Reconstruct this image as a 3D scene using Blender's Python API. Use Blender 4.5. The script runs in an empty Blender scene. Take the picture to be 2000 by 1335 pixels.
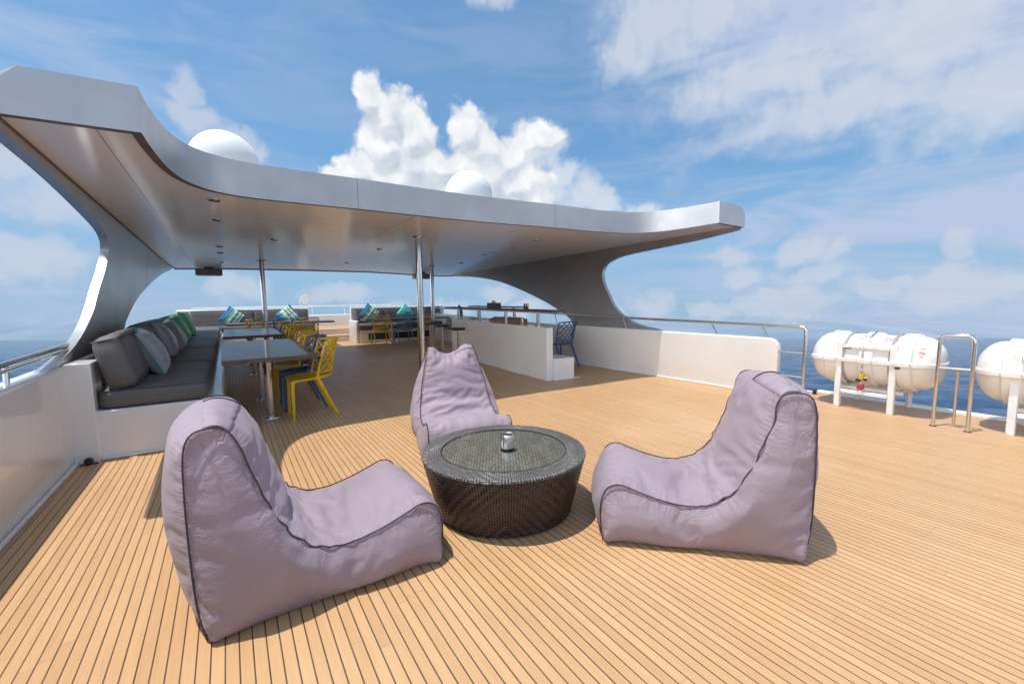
import bpy, bmesh, math, random
from math import sin, cos, pi, radians, sqrt, exp
from mathutils import Vector, Matrix, noise
from mathutils.geometry import tessellate_polygon
random.seed(7)
S = bpy.context.scene
COL = S.collection

# ------------------------------------------------------------------ camera
cam_d = bpy.data.cameras.new('camera')
cam = bpy.data.objects.new('camera', cam_d); COL.objects.link(cam)
def cam_axes(yaw, pitch, roll):
    f = Vector((sin(yaw), cos(yaw), 0)); r = Vector((cos(yaw), -sin(yaw), 0)); u = Vector((0, 0, 1))
    w = f*cos(pitch) - u*sin(pitch); u2 = u*cos(pitch) + f*sin(pitch)
    return r*cos(roll) + u2*sin(roll), u2*cos(roll) - r*sin(roll), w
R_, U_, W_ = cam_axes(radians(32.838), radians(5.741), radians(-0.733))
m = Matrix((R_, U_, -W_)).transposed().to_4x4(); m.translation = (0, 0, 1.35)
cam.matrix_world = m
cam_d.sensor_width = 36; cam_d.lens = 857.7/2000*36
cam_d.clip_start = .05; cam_d.clip_end = 200000
S.camera = cam

# ------------------------------------------------------------------ light, sky, exposure
SEA_N = Vector((.06, .073, .996)).normalized()          # the ship sits trimmed by the bow against the sea
SUN_DIR = Vector((-.235, .07, 1.)).normalized()            # towards the sun, nearly overhead
sun_d = bpy.data.lights.new('sun', 'SUN'); sun_d.energy = 2.05; sun_d.angle = radians(.6); sun_d.color = (1, .94, .85)
sun = bpy.data.objects.new('sun', sun_d); COL.objects.link(sun)
sun.rotation_euler = SUN_DIR.to_track_quat('Z', 'Y').to_euler()
S.view_settings.view_transform = 'Standard'; S.view_settings.look = 'None'
S.view_settings.exposure = 1.1
S.cycles.diffuse_bounces = 7; S.cycles.max_bounces = 14
S.cycles.use_adaptive_sampling = True; S.cycles.adaptive_threshold = .025; S.view_settings.gamma = 1

class NT:
    """small helper to write node trees"""
    flat = False
    def __init__(s, tree): s.t = tree
    def n(s, kind, **kw):
        o = s.t.nodes.new(kind)
        for k, v in kw.items(): setattr(o, k, v)
        return o
    def put(s, sock, v):
        if isinstance(v, bpy.types.NodeSocket): s.t.links.new(v, sock)
        elif v is not None: sock.default_value = v
    def m(s, op, a=None, b=None, c=None, clamp=False):
        o = s.n('ShaderNodeMath', operation=op, use_clamp=clamp)
        for i, v in enumerate((a, b, c)): s.put(o.inputs[i], v)
        return o.outputs[0]
    def v(s, op, a=None, b=None, scale=None):
        o = s.n('ShaderNodeVectorMath', operation=op)
        s.put(o.inputs[0], a)
        if b is not None: s.put(o.inputs[1], b)
        if scale is not None: s.put(o.inputs[3], scale)
        return o.outputs['Value'] if op in ('LENGTH', 'DOT_PRODUCT', 'DISTANCE') else o.outputs[0]
    def mix(s, f, a, b, blend='MIX'):
        o = s.n('ShaderNodeMix', data_type='RGBA', blend_type=blend)
        s.put(o.inputs[0], f); s.put(o.inputs[6], a); s.put(o.inputs[7], b)
        return o.outputs[2]
    def noise(s, vec, scale, detail=4, rough=.5, dist=0, out=0, w=None, dim=None):
        o = s.n('ShaderNodeTexNoise')
        if dim or s.flat: o.noise_dimensions = dim or '2D'
        if w is not None: o.noise_dimensions = '4D'; o.inputs['W'].default_value = w
        s.put(o.inputs['Vector'], vec); o.inputs['Scale'].default_value = scale
        o.inputs['Detail'].default_value = detail; o.inputs['Roughness'].default_value = rough
        o.inputs['Distortion'].default_value = dist
        return o.outputs[out]
    def step(s, x, a, b):
        o = s.n('ShaderNodeMapRange', interpolation_type='SMOOTHSTEP')
        s.put(o.inputs[0], x); o.inputs[1].default_value = a; o.inputs[2].default_value = b
        o.inputs[3].default_value = 0; o.inputs[4].default_value = 1
        return o.outputs[0]
    def sep(s, v):
        o = s.n('ShaderNodeSeparateXYZ'); s.put(o.inputs[0], v); return o.outputs
    def comb(s, x, y, z=0):
        o = s.n('ShaderNodeCombineXYZ')
        for i, q in enumerate((x, y, z)): s.put(o.inputs[i], q)
        return o.outputs[0]

world = bpy.data.worlds.new('World'); S.world = world; world.use_nodes = True
w = NT(world.node_tree); w.flat = True; world.node_tree.nodes.clear()
gen = w.n('ShaderNodeTexCoord').outputs['Generated']
rot = w.n('ShaderNodeVectorRotate', rotation_type='AXIS_ANGLE')
ax = SEA_N.cross(Vector((0, 0, 1))); tilt = math.asin(ax.length); ax.normalize()
w.put(rot.inputs['Vector'], gen); rot.inputs['Axis'].default_value = ax; rot.inputs['Angle'].default_value = tilt
D = rot.outputs[0]
sky = w.n('ShaderNodeTexSky', sky_type='NISHITA', sun_disc=False)
sd = Matrix.Rotation(tilt, 3, ax) @ SUN_DIR
sky.sun_elevation = math.asin(sd.z); sky.sun_rotation = math.atan2(sd.x, sd.y)
sky.altitude = 0; sky.air_density = 1.0; sky.dust_density = 1.2; sky.ozone_density = 2.2
w.put(sky.inputs['Vector'], D)
dx, dy, dz = w.sep(D)
az = w.m('ARCTAN2', dx, dy); el = w.m('ARCSINE', dz)
P = w.comb(az, el)
def vor(vec, scale, smooth=.35):
    o = w.n('ShaderNodeTexVoronoi', feature='SMOOTH_F1', voronoi_dimensions='2D'); w.put(o.inputs['Vector'], vec); o.inputs['Scale'].default_value = scale
    o.inputs['Smoothness'].default_value = smooth; o.inputs['Randomness'].default_value = 1.
    return o.outputs['Distance']
wv = w.v('SUBTRACT', w.noise(P, 9.0, 5, .55, out=1), (.5, .5, .5))
P1 = w.v('ADD', P, w.v('SCALE', wv, scale=.07))
def field(blobs, Pq):
    f = None
    for (a, e, ra, re) in blobs:
        q = w.v('MULTIPLY', w.v('SUBTRACT', Pq, (a, e, 0)), (1/ra, 1/re, 0))
        b = w.m('SUBTRACT', 1., w.v('LENGTH', q))
        if f is None: f = b
        else:
            o = w.n('ShaderNodeMath', operation='SMOOTH_MAX'); w.put(o.inputs[0], f); w.put(o.inputs[1], b); o.inputs[2].default_value = .15
            f = o.outputs[0]
    return f
MAIN = [(.272, .485, .035, .045), (.30, .455, .055, .06), (.345, .42, .065, .07), (.30, .40, .06, .06),
        (.475, .445, .045, .045), (.50, .405, .075, .06), (.56, .385, .06, .05), (.615, .42, .055, .035), (.655, .43, .03, .03),
        (.42, .37, .12, .05), (.25, .35, .06, .04), (.21, .325, .05, .03), (.32, .33, .10, .05), (.46, .32, .14, .06), (.58, .34, .09, .05),
        (.61, .30, .06, .05), (.36, .36, .13, .07), (.51, .36, .11, .06)]
RAGGED = [(.66, .32, .06, .04), (.70, .345, .05, .035), (.74, .31, .06, .035), (.78, .28, .05, .03), (.86, .275, .05, .02), (.62, .40, .07, .05), (.66, .43, .04, .035)]
UPPER = [(.83, .565, .07, .05), (.90, .60, .13, .08), (.99, .60, .13, .07), (1.09, .62, .14, .06), (1.33, .47, .14, .10), (1.40, .36, .12, .08), (1.10, .47, .20, .05), (1.22, .40, .2, .05), (.50, .69, .06, .04), (.56, .67, .04, .025)]
SMALL = [(-.06, .425, .03, .05), (-.05, .39, .045, .03), (.0, .37, .05, .025), (.03, .355, .03, .02),
         (1.02, .165, .045, .022), (1.16, .17, .05, .025), (1.21, .155, .03, .02), (1.18, .12, .07, .025), (1.05, .125, .045, .025),
         (1.10, .085, .05, .025), (1.16, .092, .05, .025), (1.13, .06, .12, .03), (1.25, .088, .045, .022), (1.29, .10, .025, .015), (1.37, .15, .022, .03), (1.36, .115, .03, .03),
         (1.38, .08, .10, .045), (.88, .08, .05, .028), (.80, .06, .04, .02), (.60, .07, .045, .025), (.55, .10, .05, .018), (-.20, .22, .10, .05), (-.26, .12, .08, .04), (-.1, .17, .06, .04),
         (.2, .09, .07, .02), (.02, .1, .06, .03), (-.27, .26, .05, .03), (.42, .075, .06, .022), (.33, .06, .05, .02), (1.0, .06, .05, .02)]
bil = w.m('ADD', w.m('MULTIPLY', w.m('SUBTRACT', .42, vor(P1, 22.)), 1.), w.m('MULTIPLY', w.m('SUBTRACT', .42, vor(P1, 55.)), .45))
bil = w.m('ADD', bil, w.m('MULTIPLY', w.m('SUBTRACT', w.noise(P, 38., 6, .62), .5), .55))
def density(blobs, lo, hi, amp, Pq=None):
    f = field(blobs, Pq or P1)
    f = w.m('ADD', f, w.m('MULTIPLY', bil, amp))
    return w.step(f, lo, hi), f
d_main, f_main = density(MAIN, -.20, .28, .50)
_, f_above = density(MAIN, -.20, .28, .50, w.v('ADD', P1, (-.012, .034, 0)))
soft_n = w.noise(P, 16., 6, .6)
def soft(blobs, lo, hi, amp):
    f = field(blobs, P1); f = w.m('ADD', f, w.m('MULTIPLY', bil, amp*.6)); f = w.m('ADD', f, w.m('MULTIPLY', w.m('SUBTRACT', soft_n, .5), amp))
    return w.step(f, lo, hi), f
d_up, f_up = soft(UPPER, -.40, .80, .75)
d_sm, f_sm = soft(SMALL, -.22, .58, .70)
# high thin veils, projected on a flat layer
inv = w.m('DIVIDE', 1., w.m('ADD', w.m('MAXIMUM', dz, 0.), .16))
Q = w.v('SCALE', w.comb(dx, dy), scale=inv)
Qr = w.n('ShaderNodeVectorRotate', rotation_type='Z_AXIS'); w.put(Qr.inputs['Vector'], Q); Qr.inputs['Angle'].default_value = radians(35)
Qs = w.v('MULTIPLY', Qr.outputs[0], (.55, 1.5, 1))
ve = w.noise(w.v('ADD', Qs, (7.3, 2.1, 0)), 1.25, 6, .58, .7)
ve2 = w.noise(w.v('MULTIPLY', P, (2.2, 7.5, 1)), 1.7, 6, .58, .5)
veil = w.m('ADD', w.m('MULTIPLY', w.step(ve, .34, .74), .65), w.m('MULTIPLY', w.step(ve2, .36, .74), .7))
east = w.step(az, .62, 1.30)
west = w.step(az, .10, -.30)
veil_amt = w.m('MULTIPLY', veil, w.m('ADD', .28, w.m('ADD', w.m('MULTIPLY', east, .95), w.m('MULTIPLY', west, .50))), clamp=True)
SKYS = .10                                              # background strength
def hexlin(r, g, b):
    f = lambda c: (c/255/12.92 if c/255 <= .04045 else ((c/255+.055)/1.055)**2.4)
    return f(r), f(g), f(b)
def rad(r, g, b, k=1.):
    return tuple(c/SKYS*k/2**S.view_settings.exposure for c in hexlin(r, g, b)) + (1,)
hs = w.n('ShaderNodeHueSaturation'); hs.inputs['Saturation'].default_value = 1.0; hs.inputs['Value'].default_value = 1.0
w.put(hs.inputs['Color'], sky.outputs[0])
low = w.step(el, .42, .0)
tint = w.mix(1., hs.outputs[0], (.47, .74, .81, 1), 'MULTIPLY')
c = w.mix(w.m('ADD', .12, w.m('MULTIPLY', low, .75)), tint, rad(150, 180, 212))
c = w.mix(veil_amt, c, rad(184, 200, 228))
d_rg, f_rg = soft(RAGGED, -.25, .60, .75)
c = w.mix(w.m('MULTIPLY', d_rg, .80), c, rad(222, 229, 239))
c = w.mix(w.m('MULTIPLY', d_sm, .66), c, rad(206, 214, 228))
c = w.mix(w.m('MULTIPLY', d_up, .80), c, rad(210, 219, 232))
# cumulus: bright crowns, greyer hearts
crown = w.step(w.m('SUBTRACT', f_main, f_above), -.16, .30)
shade = w.m('ADD', w.m('MULTIPLY', crown, .55), w.m('ADD', w.m('MULTIPLY', bil, .42), w.m('ADD', .16, w.m('MULTIPLY', w.m('SUBTRACT', w.noise(P1, 12., 5, .6), .5), .9))), clamp=True)
c_cum = w.mix(shade, rad(200, 208, 222), rad(255, 255, 255, 1.02))
c = w.mix(w.m('MULTIPLY', d_main, .96), c, c_cum)
# bright cloud glow added out of view beside and behind the camera as fill
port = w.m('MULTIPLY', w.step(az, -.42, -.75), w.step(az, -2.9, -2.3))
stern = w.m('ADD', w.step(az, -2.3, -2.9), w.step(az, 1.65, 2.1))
fill_bank = w.m('MULTIPLY', w.m('ADD', port, w.m('MULTIPLY', stern, .16)), w.m('MULTIPLY', w.step(el, -.02, .05), w.step(el, .50, .20)))
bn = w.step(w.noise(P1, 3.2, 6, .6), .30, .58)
c = w.mix(w.m('MULTIPLY', fill_bank, bn), c, rad(248, 249, 250, 5.2))
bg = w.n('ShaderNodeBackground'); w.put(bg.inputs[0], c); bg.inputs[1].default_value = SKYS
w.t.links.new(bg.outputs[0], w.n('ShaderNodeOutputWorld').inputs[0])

# ------------------------------------------------------------------ materials
def mat(name, col, rough=.5, metal=0., coat=0., fn=None, spec=.5, sheen=0.):
    M = bpy.data.materials.new(name); M.use_nodes = True
    t = NT(M.node_tree); b = M.node_tree.nodes['Principled BSDF']
    b.inputs['Base Color'].default_value = (*col, 1); b.inputs['Roughness'].default_value = rough
    b.inputs['Metallic'].default_value = metal; b.inputs['Coat Weight'].default_value = coat
    b.inputs['Specular IOR Level'].default_value = spec; b.inputs['Sheen Weight'].default_value = sheen
    if fn: fn(t, b)
    return M
def obco(t): return t.n('ShaderNodeTexCoord').outputs['Object']
def bump(t, b, h, strength=.3, dist=.01, prev=None):
    o = t.n('ShaderNodeBump'); o.inputs['Strength'].default_value = strength; o.inputs['Distance'].default_value = dist
    t.put(o.inputs['Height'], h)
    if prev is not None: t.put(o.inputs['Normal'], prev)
    t.put(b.inputs['Normal'], o.outputs[0]); return o.outputs[0]
def mottled(c1, c2, scale=6, rscale=None, bumpk=0, bscale=60, r0=.4, r1=.6, stretch=(1, 1, 1)):
    def fn(t, b):
        co = t.v('MULTIPLY', obco(t), stretch)
        f = t.step(t.noise(co, scale, 5, .6), .3, .7)
        t.put(b.inputs['Base Color'], t.mix(f, (*c1, 1), (*c2, 1)))
        g = t.noise(co, rscale or scale*2.3, 4, .6)
        t.put(b.inputs['Roughness'], t.m('ADD', r0, t.m('MULTIPLY', g, r1-r0)))
        if bumpk: bump(t, b, t.noise(co, bscale, 4, .6), bumpk, .01)
    return fn
def teak_fn(pitch=.046, gap=.0052, along='y'):
    def fn(t, b):
        co = obco(t); x, y, z = t.sep(co)
        if along == 'x': x, y = y, x
        k = t.m('DIVIDE', x, pitch); pid = t.m('FLOOR', k); fr = t.m('FRACT', k)
        wn = t.n('ShaderNodeTexWhiteNoise', noise_dimensions='1D'); t.put(wn.inputs['W'], pid)
        yy = t.m('DIVIDE', t.m('ADD', y, t.m('MULTIPLY', wn.outputs[0], 7.)), 2.6)
        wn2 = t.n('ShaderNodeTexWhiteNoise', noise_dimensions='2D'); t.put(wn2.inputs['Vector'], t.comb(pid, t.m('FLOOR', yy)))
        tone = wn2.outputs[0]
        e = t.m('ABSOLUTE', t.m('SUBTRACT', fr, .5))
        seam = t.step(e, .5-gap/pitch/2-.012, .5-gap/pitch/2+.012)
        ey = t.m('ABSOLUTE', t.m('SUBTRACT', t.m('FRACT', yy), .5))
        butt = t.m('GREATER_THAN', ey, .5-.0009)
        wear = t.m('ADD', .72, t.m('MULTIPLY', t.noise(t.v('MULTIPLY', co, (40., 5., 1.)), 1., 4, .6), .45), clamp=True)
        line = t.m('MAXIMUM', t.m('MULTIPLY', seam, wear), t.m('MULTIPLY', butt, .22))
        gco = t.v('ADD', t.v('MULTIPLY', co, (70., 3., 1.) if along == 'y' else (3., 70., 1.)), t.comb(0, t.m('MULTIPLY', tone, 40.)))
        grain = t.noise(gco, 1.0, 5, .65)
        c1 = t.mix(tone, (.51, .298, .142, 1), (.58, .355, .175, 1))
        c1 = t.mix(t.m('MULTIPLY', t.step(grain, .35, .75), .35), c1, (.40, .215, .10, 1))
        big = t.noise(co, .55, 5, .6)
        c1 = t.mix(t.m('MULTIPLY', t.step(big, .42, .75), .42), c1, (.68, .45, .26, 1))
        st = t.noise(co, 9.0, 6, .7, .6)
        c1 = t.mix(t.m('MULTIPLY', t.step(st, .58, .80), .45), c1, (.36, .20, .095, 1))
        # salt and scuff marks that follow the planks
        sc = t.noise(t.v('MULTIPLY', co, (30., 2.2, 1.)), 1.0, 6, .7, 1.2)
        scm = t.m('MULTIPLY', t.step(sc, .66, .76), t.step(t.noise(co, .9, 3, .5), .5, .7))
        c1 = t.mix(t.m('MULTIPLY', scm, .7), c1, (.78, .70, .60, 1))
        c = t.mix(line, c1, (.06, .036, .028, 1))
        t.put(b.inputs['Base Color'], c)
        t.put(b.inputs['Roughness'], t.m('ADD', .30, t.m('MULTIPLY', t.noise(co, 3.5, 4, .6), .3)))
        nb = bump(t, b, t.m('SUBTRACT', t.m('MULTIPLY', grain, .25), line), .35, .004)
    return fn
M = {}
M['teak'] = mat('teak_planks', (.5, .3, .15), .5, fn=teak_fn())
M['teak_x'] = mat('teak_planks_across', (.5, .3, .15), .5, fn=teak_fn(along='x'))
def white_fn(t, b):
    co = obco(t)
    f = t.noise(co, 1.3, 5, .6)
    c = t.mix(t.step(f, .3, .8), (.80, .79, .77, 1), (.72, .71, .69, 1))
    dr = t.noise(t.v('MULTIPLY', co, (9., 9., .8)), 1., 5, .65)
    c = t.mix(t.m('MULTIPLY', t.step(dr, .60, .82), .18), c, (.50, .47, .43, 1))
    t.put(b.inputs['Base Color'], c)
    t.put(b.inputs['Roughness'], t.m('ADD', .16, t.m('MULTIPLY', t.noise(co, 4., 4, .6), .16)))
    bump(t, b, t.m('ADD', t.noise(co, 2.2, 3, .5), t.m('MULTIPLY', t.noise(t.v('MULTIPLY', co, (1., 1., .35)), 6., 3, .5), .25)), .22, .03)
M['white'] = mat('white_gelcoat', (.8, .8, .78), .25, coat=.3, fn=white_fn)
M['whitemetal'] = mat('white_painted_metal', (.8, .8, .79), .35, fn=mottled((.80, .80, .79), (.70, .69, .67), 9, bumpk=.05))
def silver_fn(t, b):
    co = obco(t); x, y, z = t.sep(co)
    f = t.noise(co, 1.7, 6, .62)
    c = t.mix(t.step(f, .3, .72), (.42, .43, .445, 1), (.49, .50, .515, 1))
    st = t.noise(t.v('MULTIPLY', co, (8., 8., 1.)), 1., 5, .6)
    c = t.mix(t.m('MULTIPLY', t.step(st, .55, .8), .25), c, (.38, .385, .40, 1))
    # welded seams in the cladding
    s = None
    for px in (1.29, 4.06):
        g = t.m('LESS_THAN', t.m('ABSOLUTE', t.m('SUBTRACT', x, px)), .004)
        s = g if s is None else t.m('MAXIMUM', s, g)
    g = t.m('LESS_THAN', t.m('ABSOLUTE', t.m('SUBTRACT', y, 9.55)), .03); s = t.m('MAXIMUM', s, t.m('MULTIPLY', g, t.m('LESS_THAN', x, 0.)))
    c = t.mix(t.m('MULTIPLY', s, .6), c, (.12, .12, .125, 1))
    t.put(b.inputs['Base Color'], c)
    t.put(b.inputs['Roughness'], t.m('ADD', .27, t.m('MULTIPLY', t.noise(co, 5., 5, .6), .2)))
    bump(t, b, t.m('ADD', t.noise(co, 1.2, 3, .5), t.m('MULTIPLY', t.noise(co, 60., 3, .6), .05)), .25, .03)
M['silver'] = mat('silver_metallic_paint', (.5, .5, .52), .35, .62, fn=silver_fn)
def ceil_fn(t, b):
    co = obco(t); x, y, z = t.sep(co)
    f = t.noise(co, .9, 5, .6)
    c = t.mix(t.step(f, .3, .75), (.90, .865, .82, 1), (.86, .825, .78, 1))
    s = None
    for px in (-.6, 2.02, 3.75, 5.9):
        g = t.m('LESS_THAN', t.m('ABSOLUTE', t.m('SUBTRACT', x, px)), .006); s = g if s is None else t.m('MAXIMUM', s, g)
    for py in (6.3, 8.7, 11.2, 13.2):
        g = t.m('LESS_THAN', t.m('ABSOLUTE', t.m('SUBTRACT', y, py)), .007); s = t.m('MAXIMUM', s, g)
    c = t.mix(t.m('MULTIPLY', s, .55), c, (.16, .13, .11, 1))
    t.put(b.inputs['Base Color'], c)
    t.put(b.inputs['Roughness'], t.m('ADD', .30, t.m('MULTIPLY', t.noise(co, 2., 4, .6), .12)))
    b.inputs['Coat Roughness'].default_value = .12
    bump(t, b, t.noise(co, 1.1, 2, .5), .10, .05)
M['ceiling'] = mat('glossy_ceiling_panel', (.64, .61, .56), .3, .0, coat=.5, spec=.25, fn=ceil_fn)
M['lip'] = mat('brown_deck_reflection', (.16, .10, .08), .6, fn=mottled((.17, .11, .085), (.10, .07, .06), 14))  # underside of the fascia, the deck's brown reflection put into its colour
def steel_fn(t, b):
    co = obco(t)
    t.put(b.inputs['Roughness'], t.m('ADD', .10, t.m('MULTIPLY', t.noise(co, 30., 4, .6), .16)))
M['steel'] = mat('polished_stainless_steel', (.62, .60, .58), .15, 1., fn=steel_fn)
M['darksteel'] = mat('dark_metal', (.10, .095, .09), .4, .7, fn=mottled((.10, .095, .09), (.07, .065, .06), 20))
def cloth_fn(c1, c2, weave=900., wr=26., wk=.22, rough=.85, fine=.25, zs=(1., 1., 1.6)):
    def fn(t, b):
        co = obco(t)
        f = t.noise(co, 3.2, 5, .6)
        c = t.mix(t.step(f, .3, .75), (*c1, 1), (*c2, 1))
        t.put(b.inputs['Base Color'], c)
        b.inputs['Roughness'].default_value = rough
        h = t.m('ADD', t.m('MULTIPLY', t.noise(t.v('MULTIPLY', co, zs), wr, 5, .55, .8), 1.), t.m('MULTIPLY', t.noise(co, weave, 2, .5), fine*.12))
        bump(t, b, h, wk, .012)
    return fn
M['mauve'] = mat('mauve_canvas', (.36, .29, .34), .7, sheen=.15, fn=cloth_fn((.275, .212, .255), (.24, .185, .225), wr=7., wk=.22, rough=.62, zs=(.7, .7, 4.2)))
def mauve_fn(t, b):
    co = obco(t)
    f = t.noise(co, 3.2, 5, .6)
    c = t.mix(t.step(f, .3, .75), (.308, .244, .286, 1), (.272, .214, .254, 1))
    t.put(b.inputs['Base Color'], c)
    a = lambda nm: [setattr(q_, 'attribute_name', nm) or q_.outputs['Fac'] for q_ in [t.n('ShaderNodeAttribute')]][0]
    sd_, su_ = a('seamd'), a('seamu')
    # puckers running away from the sewn seams
    pk = t.noise(t.comb(t.m('MULTIPLY', su_, 30.), t.m('MULTIPLY', sd_, 5.)), 1., 4, .6, .4)
    fall = t.step(sd_, .17, .0)
    pk2 = t.noise(t.comb(t.m('MULTIPLY', su_, 75.), t.m('MULTIPLY', sd_, 9.)), 1., 3, .6)
    fall2 = t.step(sd_, .06, .0)
    soft_ = t.noise(t.v('MULTIPLY', co, (1., 1., 2.2)), 5., 5, .55, .6)
    weave = t.noise(co, 700., 2, .5)
    h = t.m('ADD', t.m('ADD', t.m('MULTIPLY', t.m('MULTIPLY', pk, fall), 1.5), t.m('MULTIPLY', t.m('MULTIPLY', pk2, fall2), .6)), t.m('ADD', t.m('MULTIPLY', soft_, .22), t.m('MULTIPLY', weave, .02)))
    bump(t, b, h, .55, .02)
M['mauve'] = mat('mauve_canvas', (.27, .21, .25), .6, sheen=.12, fn=mauve_fn)
M['piping'] = mat('dark_plum_piping', (.05, .03, .055), .6, fn=mottled((.055, .035, .06), (.035, .022, .04), 30))
M['grey'] = mat('charcoal_upholstery', (.115, .108, .105), .8, fn=cloth_fn((.125, .117, .113), (.10, .094, .092), wr=9., wk=.25, rough=.55))
M['greypipe'] = mat('charcoal_piping', (.05, .046, .046), .7, fn=mottled((.05, .046, .046), (.07, .064, .062), 30))
M['satin'] = mat('grey_satin', (.17, .17, .18), .38, sheen=.3, fn=cloth_fn((.19, .19, .20), (.155, .155, .165), wr=13., wk=.5, rough=.36))
M['satinlight'] = mat('silver_grey_satin', (.24, .25, .26), .36, sheen=.3, fn=cloth_fn((.25, .26, .27), (.21, .22, .235), wr=13., wk=.5, rough=.36))
M['greenfab'] = mat('mint_green_fabric', (.12, .46, .20), .6, sheen=.2, fn=cloth_fn((.13, .48, .22), (.10, .40, .18), wr=12., wk=.45, rough=.5))
M['aqua'] = mat('aqua_fabric', (.08, .52, .55), .6, fn=cloth_fn((.09, .55, .56), (.07, .48, .52), wr=12., wk=.4, rough=.6))
M['tealpipe'] = mat('teal_piping', (.05, .25, .25), .6, fn=mottled((.05, .25, .25), (.04, .2, .2), 30))
def stripes_fn(t, b):
    co = obco(t); x, y, z = t.sep(co)
    x = t.m('ADD', x, t.m('MULTIPLY', t.m('SUBTRACT', t.noise(co, 8., 2, .5), .5), .02))
    r = t.n('ShaderNodeValToRGB'); r.color_ramp.interpolation = 'CONSTANT'
    cols = [(.03, .10, .42), (.05, .42, .48), (.02, .20, .50), (.10, .55, .42), (.42, .55, .05), (.80, .82, .62), (.75, .78, .82),
            (.04, .16, .55), (.10, .50, .55), (.70, .78, .35), (.35, .50, .06), (.05, .45, .45), (.80, .82, .80), (.03, .12, .45)]
    e = r.color_ramp.elements
    while len(e) < len(cols): e.new(.5)
    for i, cc in enumerate(cols): e[i].position = i/len(cols); e[i].color = (*cc, 1)
    t.put(r.inputs[0], t.m('ADD', .5, t.m('DIVIDE', x, .46)))
    t.put(b.inputs['Base Color'], r.outputs[0])
    bump(t, b, t.noise(co, 14., 5, .55, .6), .4, .012)
M['stripes'] = mat('striped_fabric', (.2, .5, .5), .75, fn=stripes_fn)
M['yellow'] = mat('mustard_plastic', (.66, .40, .008), .32, fn=mottled((.70, .43, .010), (.60, .36, .008), 8, r0=.28, r1=.42, bumpk=.04))
M['blue'] = mat('slate_blue_plastic', (.055, .11, .24), .32, fn=mottled((.06, .12, .255), (.05, .095, .21), 8, r0=.28, r1=.42, bumpk=.04))
M['paleblue'] = mat('faded_blue_plastic', (.14, .21, .33), .35, fn=mottled((.15, .225, .35), (.12, .19, .30), 8, r0=.3, r1=.45, bumpk=.04))
def wenge_fn(t, b):
    co = obco(t)
    g = t.noise(t.v('MULTIPLY', co, (3., 40., 40.)), 1., 5, .6)
    t.put(b.inputs['Base Color'], t.mix(t.step(g, .3, .7), (.075, .040, .034, 1), (.12, .070, .058, 1)))
    t.put(b.inputs['Roughness'], t.m('ADD', .24, t.m('MULTIPLY', t.noise(co, 5., 4, .6), .16)))
M['wenge'] = mat('dark_wood_veneer', (.06, .03, .025), .22, coat=.2, fn=wenge_fn)
M['darkwood'] = mat('reddish_dark_wood', (.10, .045, .035), .35, fn=mottled((.12, .055, .042), (.07, .032, .026), 12, stretch=(2, 20, 20)))
M['seatpad'] = mat('black_vinyl', (.02, .018, .018), .35, fn=mottled((.022, .02, .02), (.03, .027, .027), 25))
M['black'] = mat('black_rubber', (.015, .014, .014), .5, fn=mottled((.015, .014, .014), (.03, .028, .027), 30))
def raft_fn(t, b):
    co = obco(t); x, y, z = t.sep(co)
    f = t.noise(co, 3.5, 5, .6)
    c = t.mix(t.step(f, .3, .75), (.74, .72, .68, 1), (.68, .65, .61, 1))
    t.put(b.inputs['Base Color'], c)
    t.put(b.inputs['Roughness'], t.m('ADD', .22, t.m('MULTIPLY', t.noise(co, 6., 4, .6), .2)))
    bump(t, b, t.noise(co, 5., 3, .5), .10, .02)
M['raft'] = mat('white_fibreglass', (.78, .76, .73), .3, fn=raft_fn)
M['redmark'] = mat('faded_red_print', (.62, .25, .23), .6, fn=mottled((.66, .36, .33), (.60, .20, .18), 60))
M['bluemark'] = mat('blue_label_print', (.10, .14, .42), .5, fn=mottled((.10, .14, .42), (.16, .2, .45), 40))
M['labelwhite'] = mat('white_label', (.82, .82, .82), .4, fn=mottled((.82, .82, .82), (.78, .78, .78), 40))
M['red'] = mat('red_plastic', (.42, .03, .04), .4, fn=mottled((.42, .03, .04), (.35, .025, .03), 30))
M['orangeyel'] = mat('yellow_plastic', (.65, .40, .03), .4, fn=mottled((.65, .40, .03), (.6, .33, .02), 30))
def sea_fn(t, b):
    co = obco(t)
    d = t.v('LENGTH', co)
    a = t.noise(t.v('MULTIPLY', co, (1., 1.6, 1.)), .12, 6, .62, .4)
    a2 = t.noise(co, .75, 5, .6, .3)
    a3 = t.noise(t.v('MULTIPLY', co, (1., 1.4, 1.)), .016, 5, .6)
    h = t.m('ADD', t.m('MULTIPLY', a, 1.5), t.m('ADD', t.m('MULTIPLY', a2, .25), t.m('MULTIPLY', a3, 5.)))
    t.put(b.inputs['Base Color'], t.mix(t.step(a3, .35, .7), (.010, .050, .118, 1), (.016, .068, .150, 1)))
    foam = t.m('MULTIPLY', t.step(t.noise(co, .33, 7, .7, .5), .735, .78), .5)
    bump(t, b, h, .8, 1.0)
M['sea'] = mat('deep_blue_sea_water', (.008, .04, .10), .14, spec=.13, fn=sea_fn)
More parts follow.
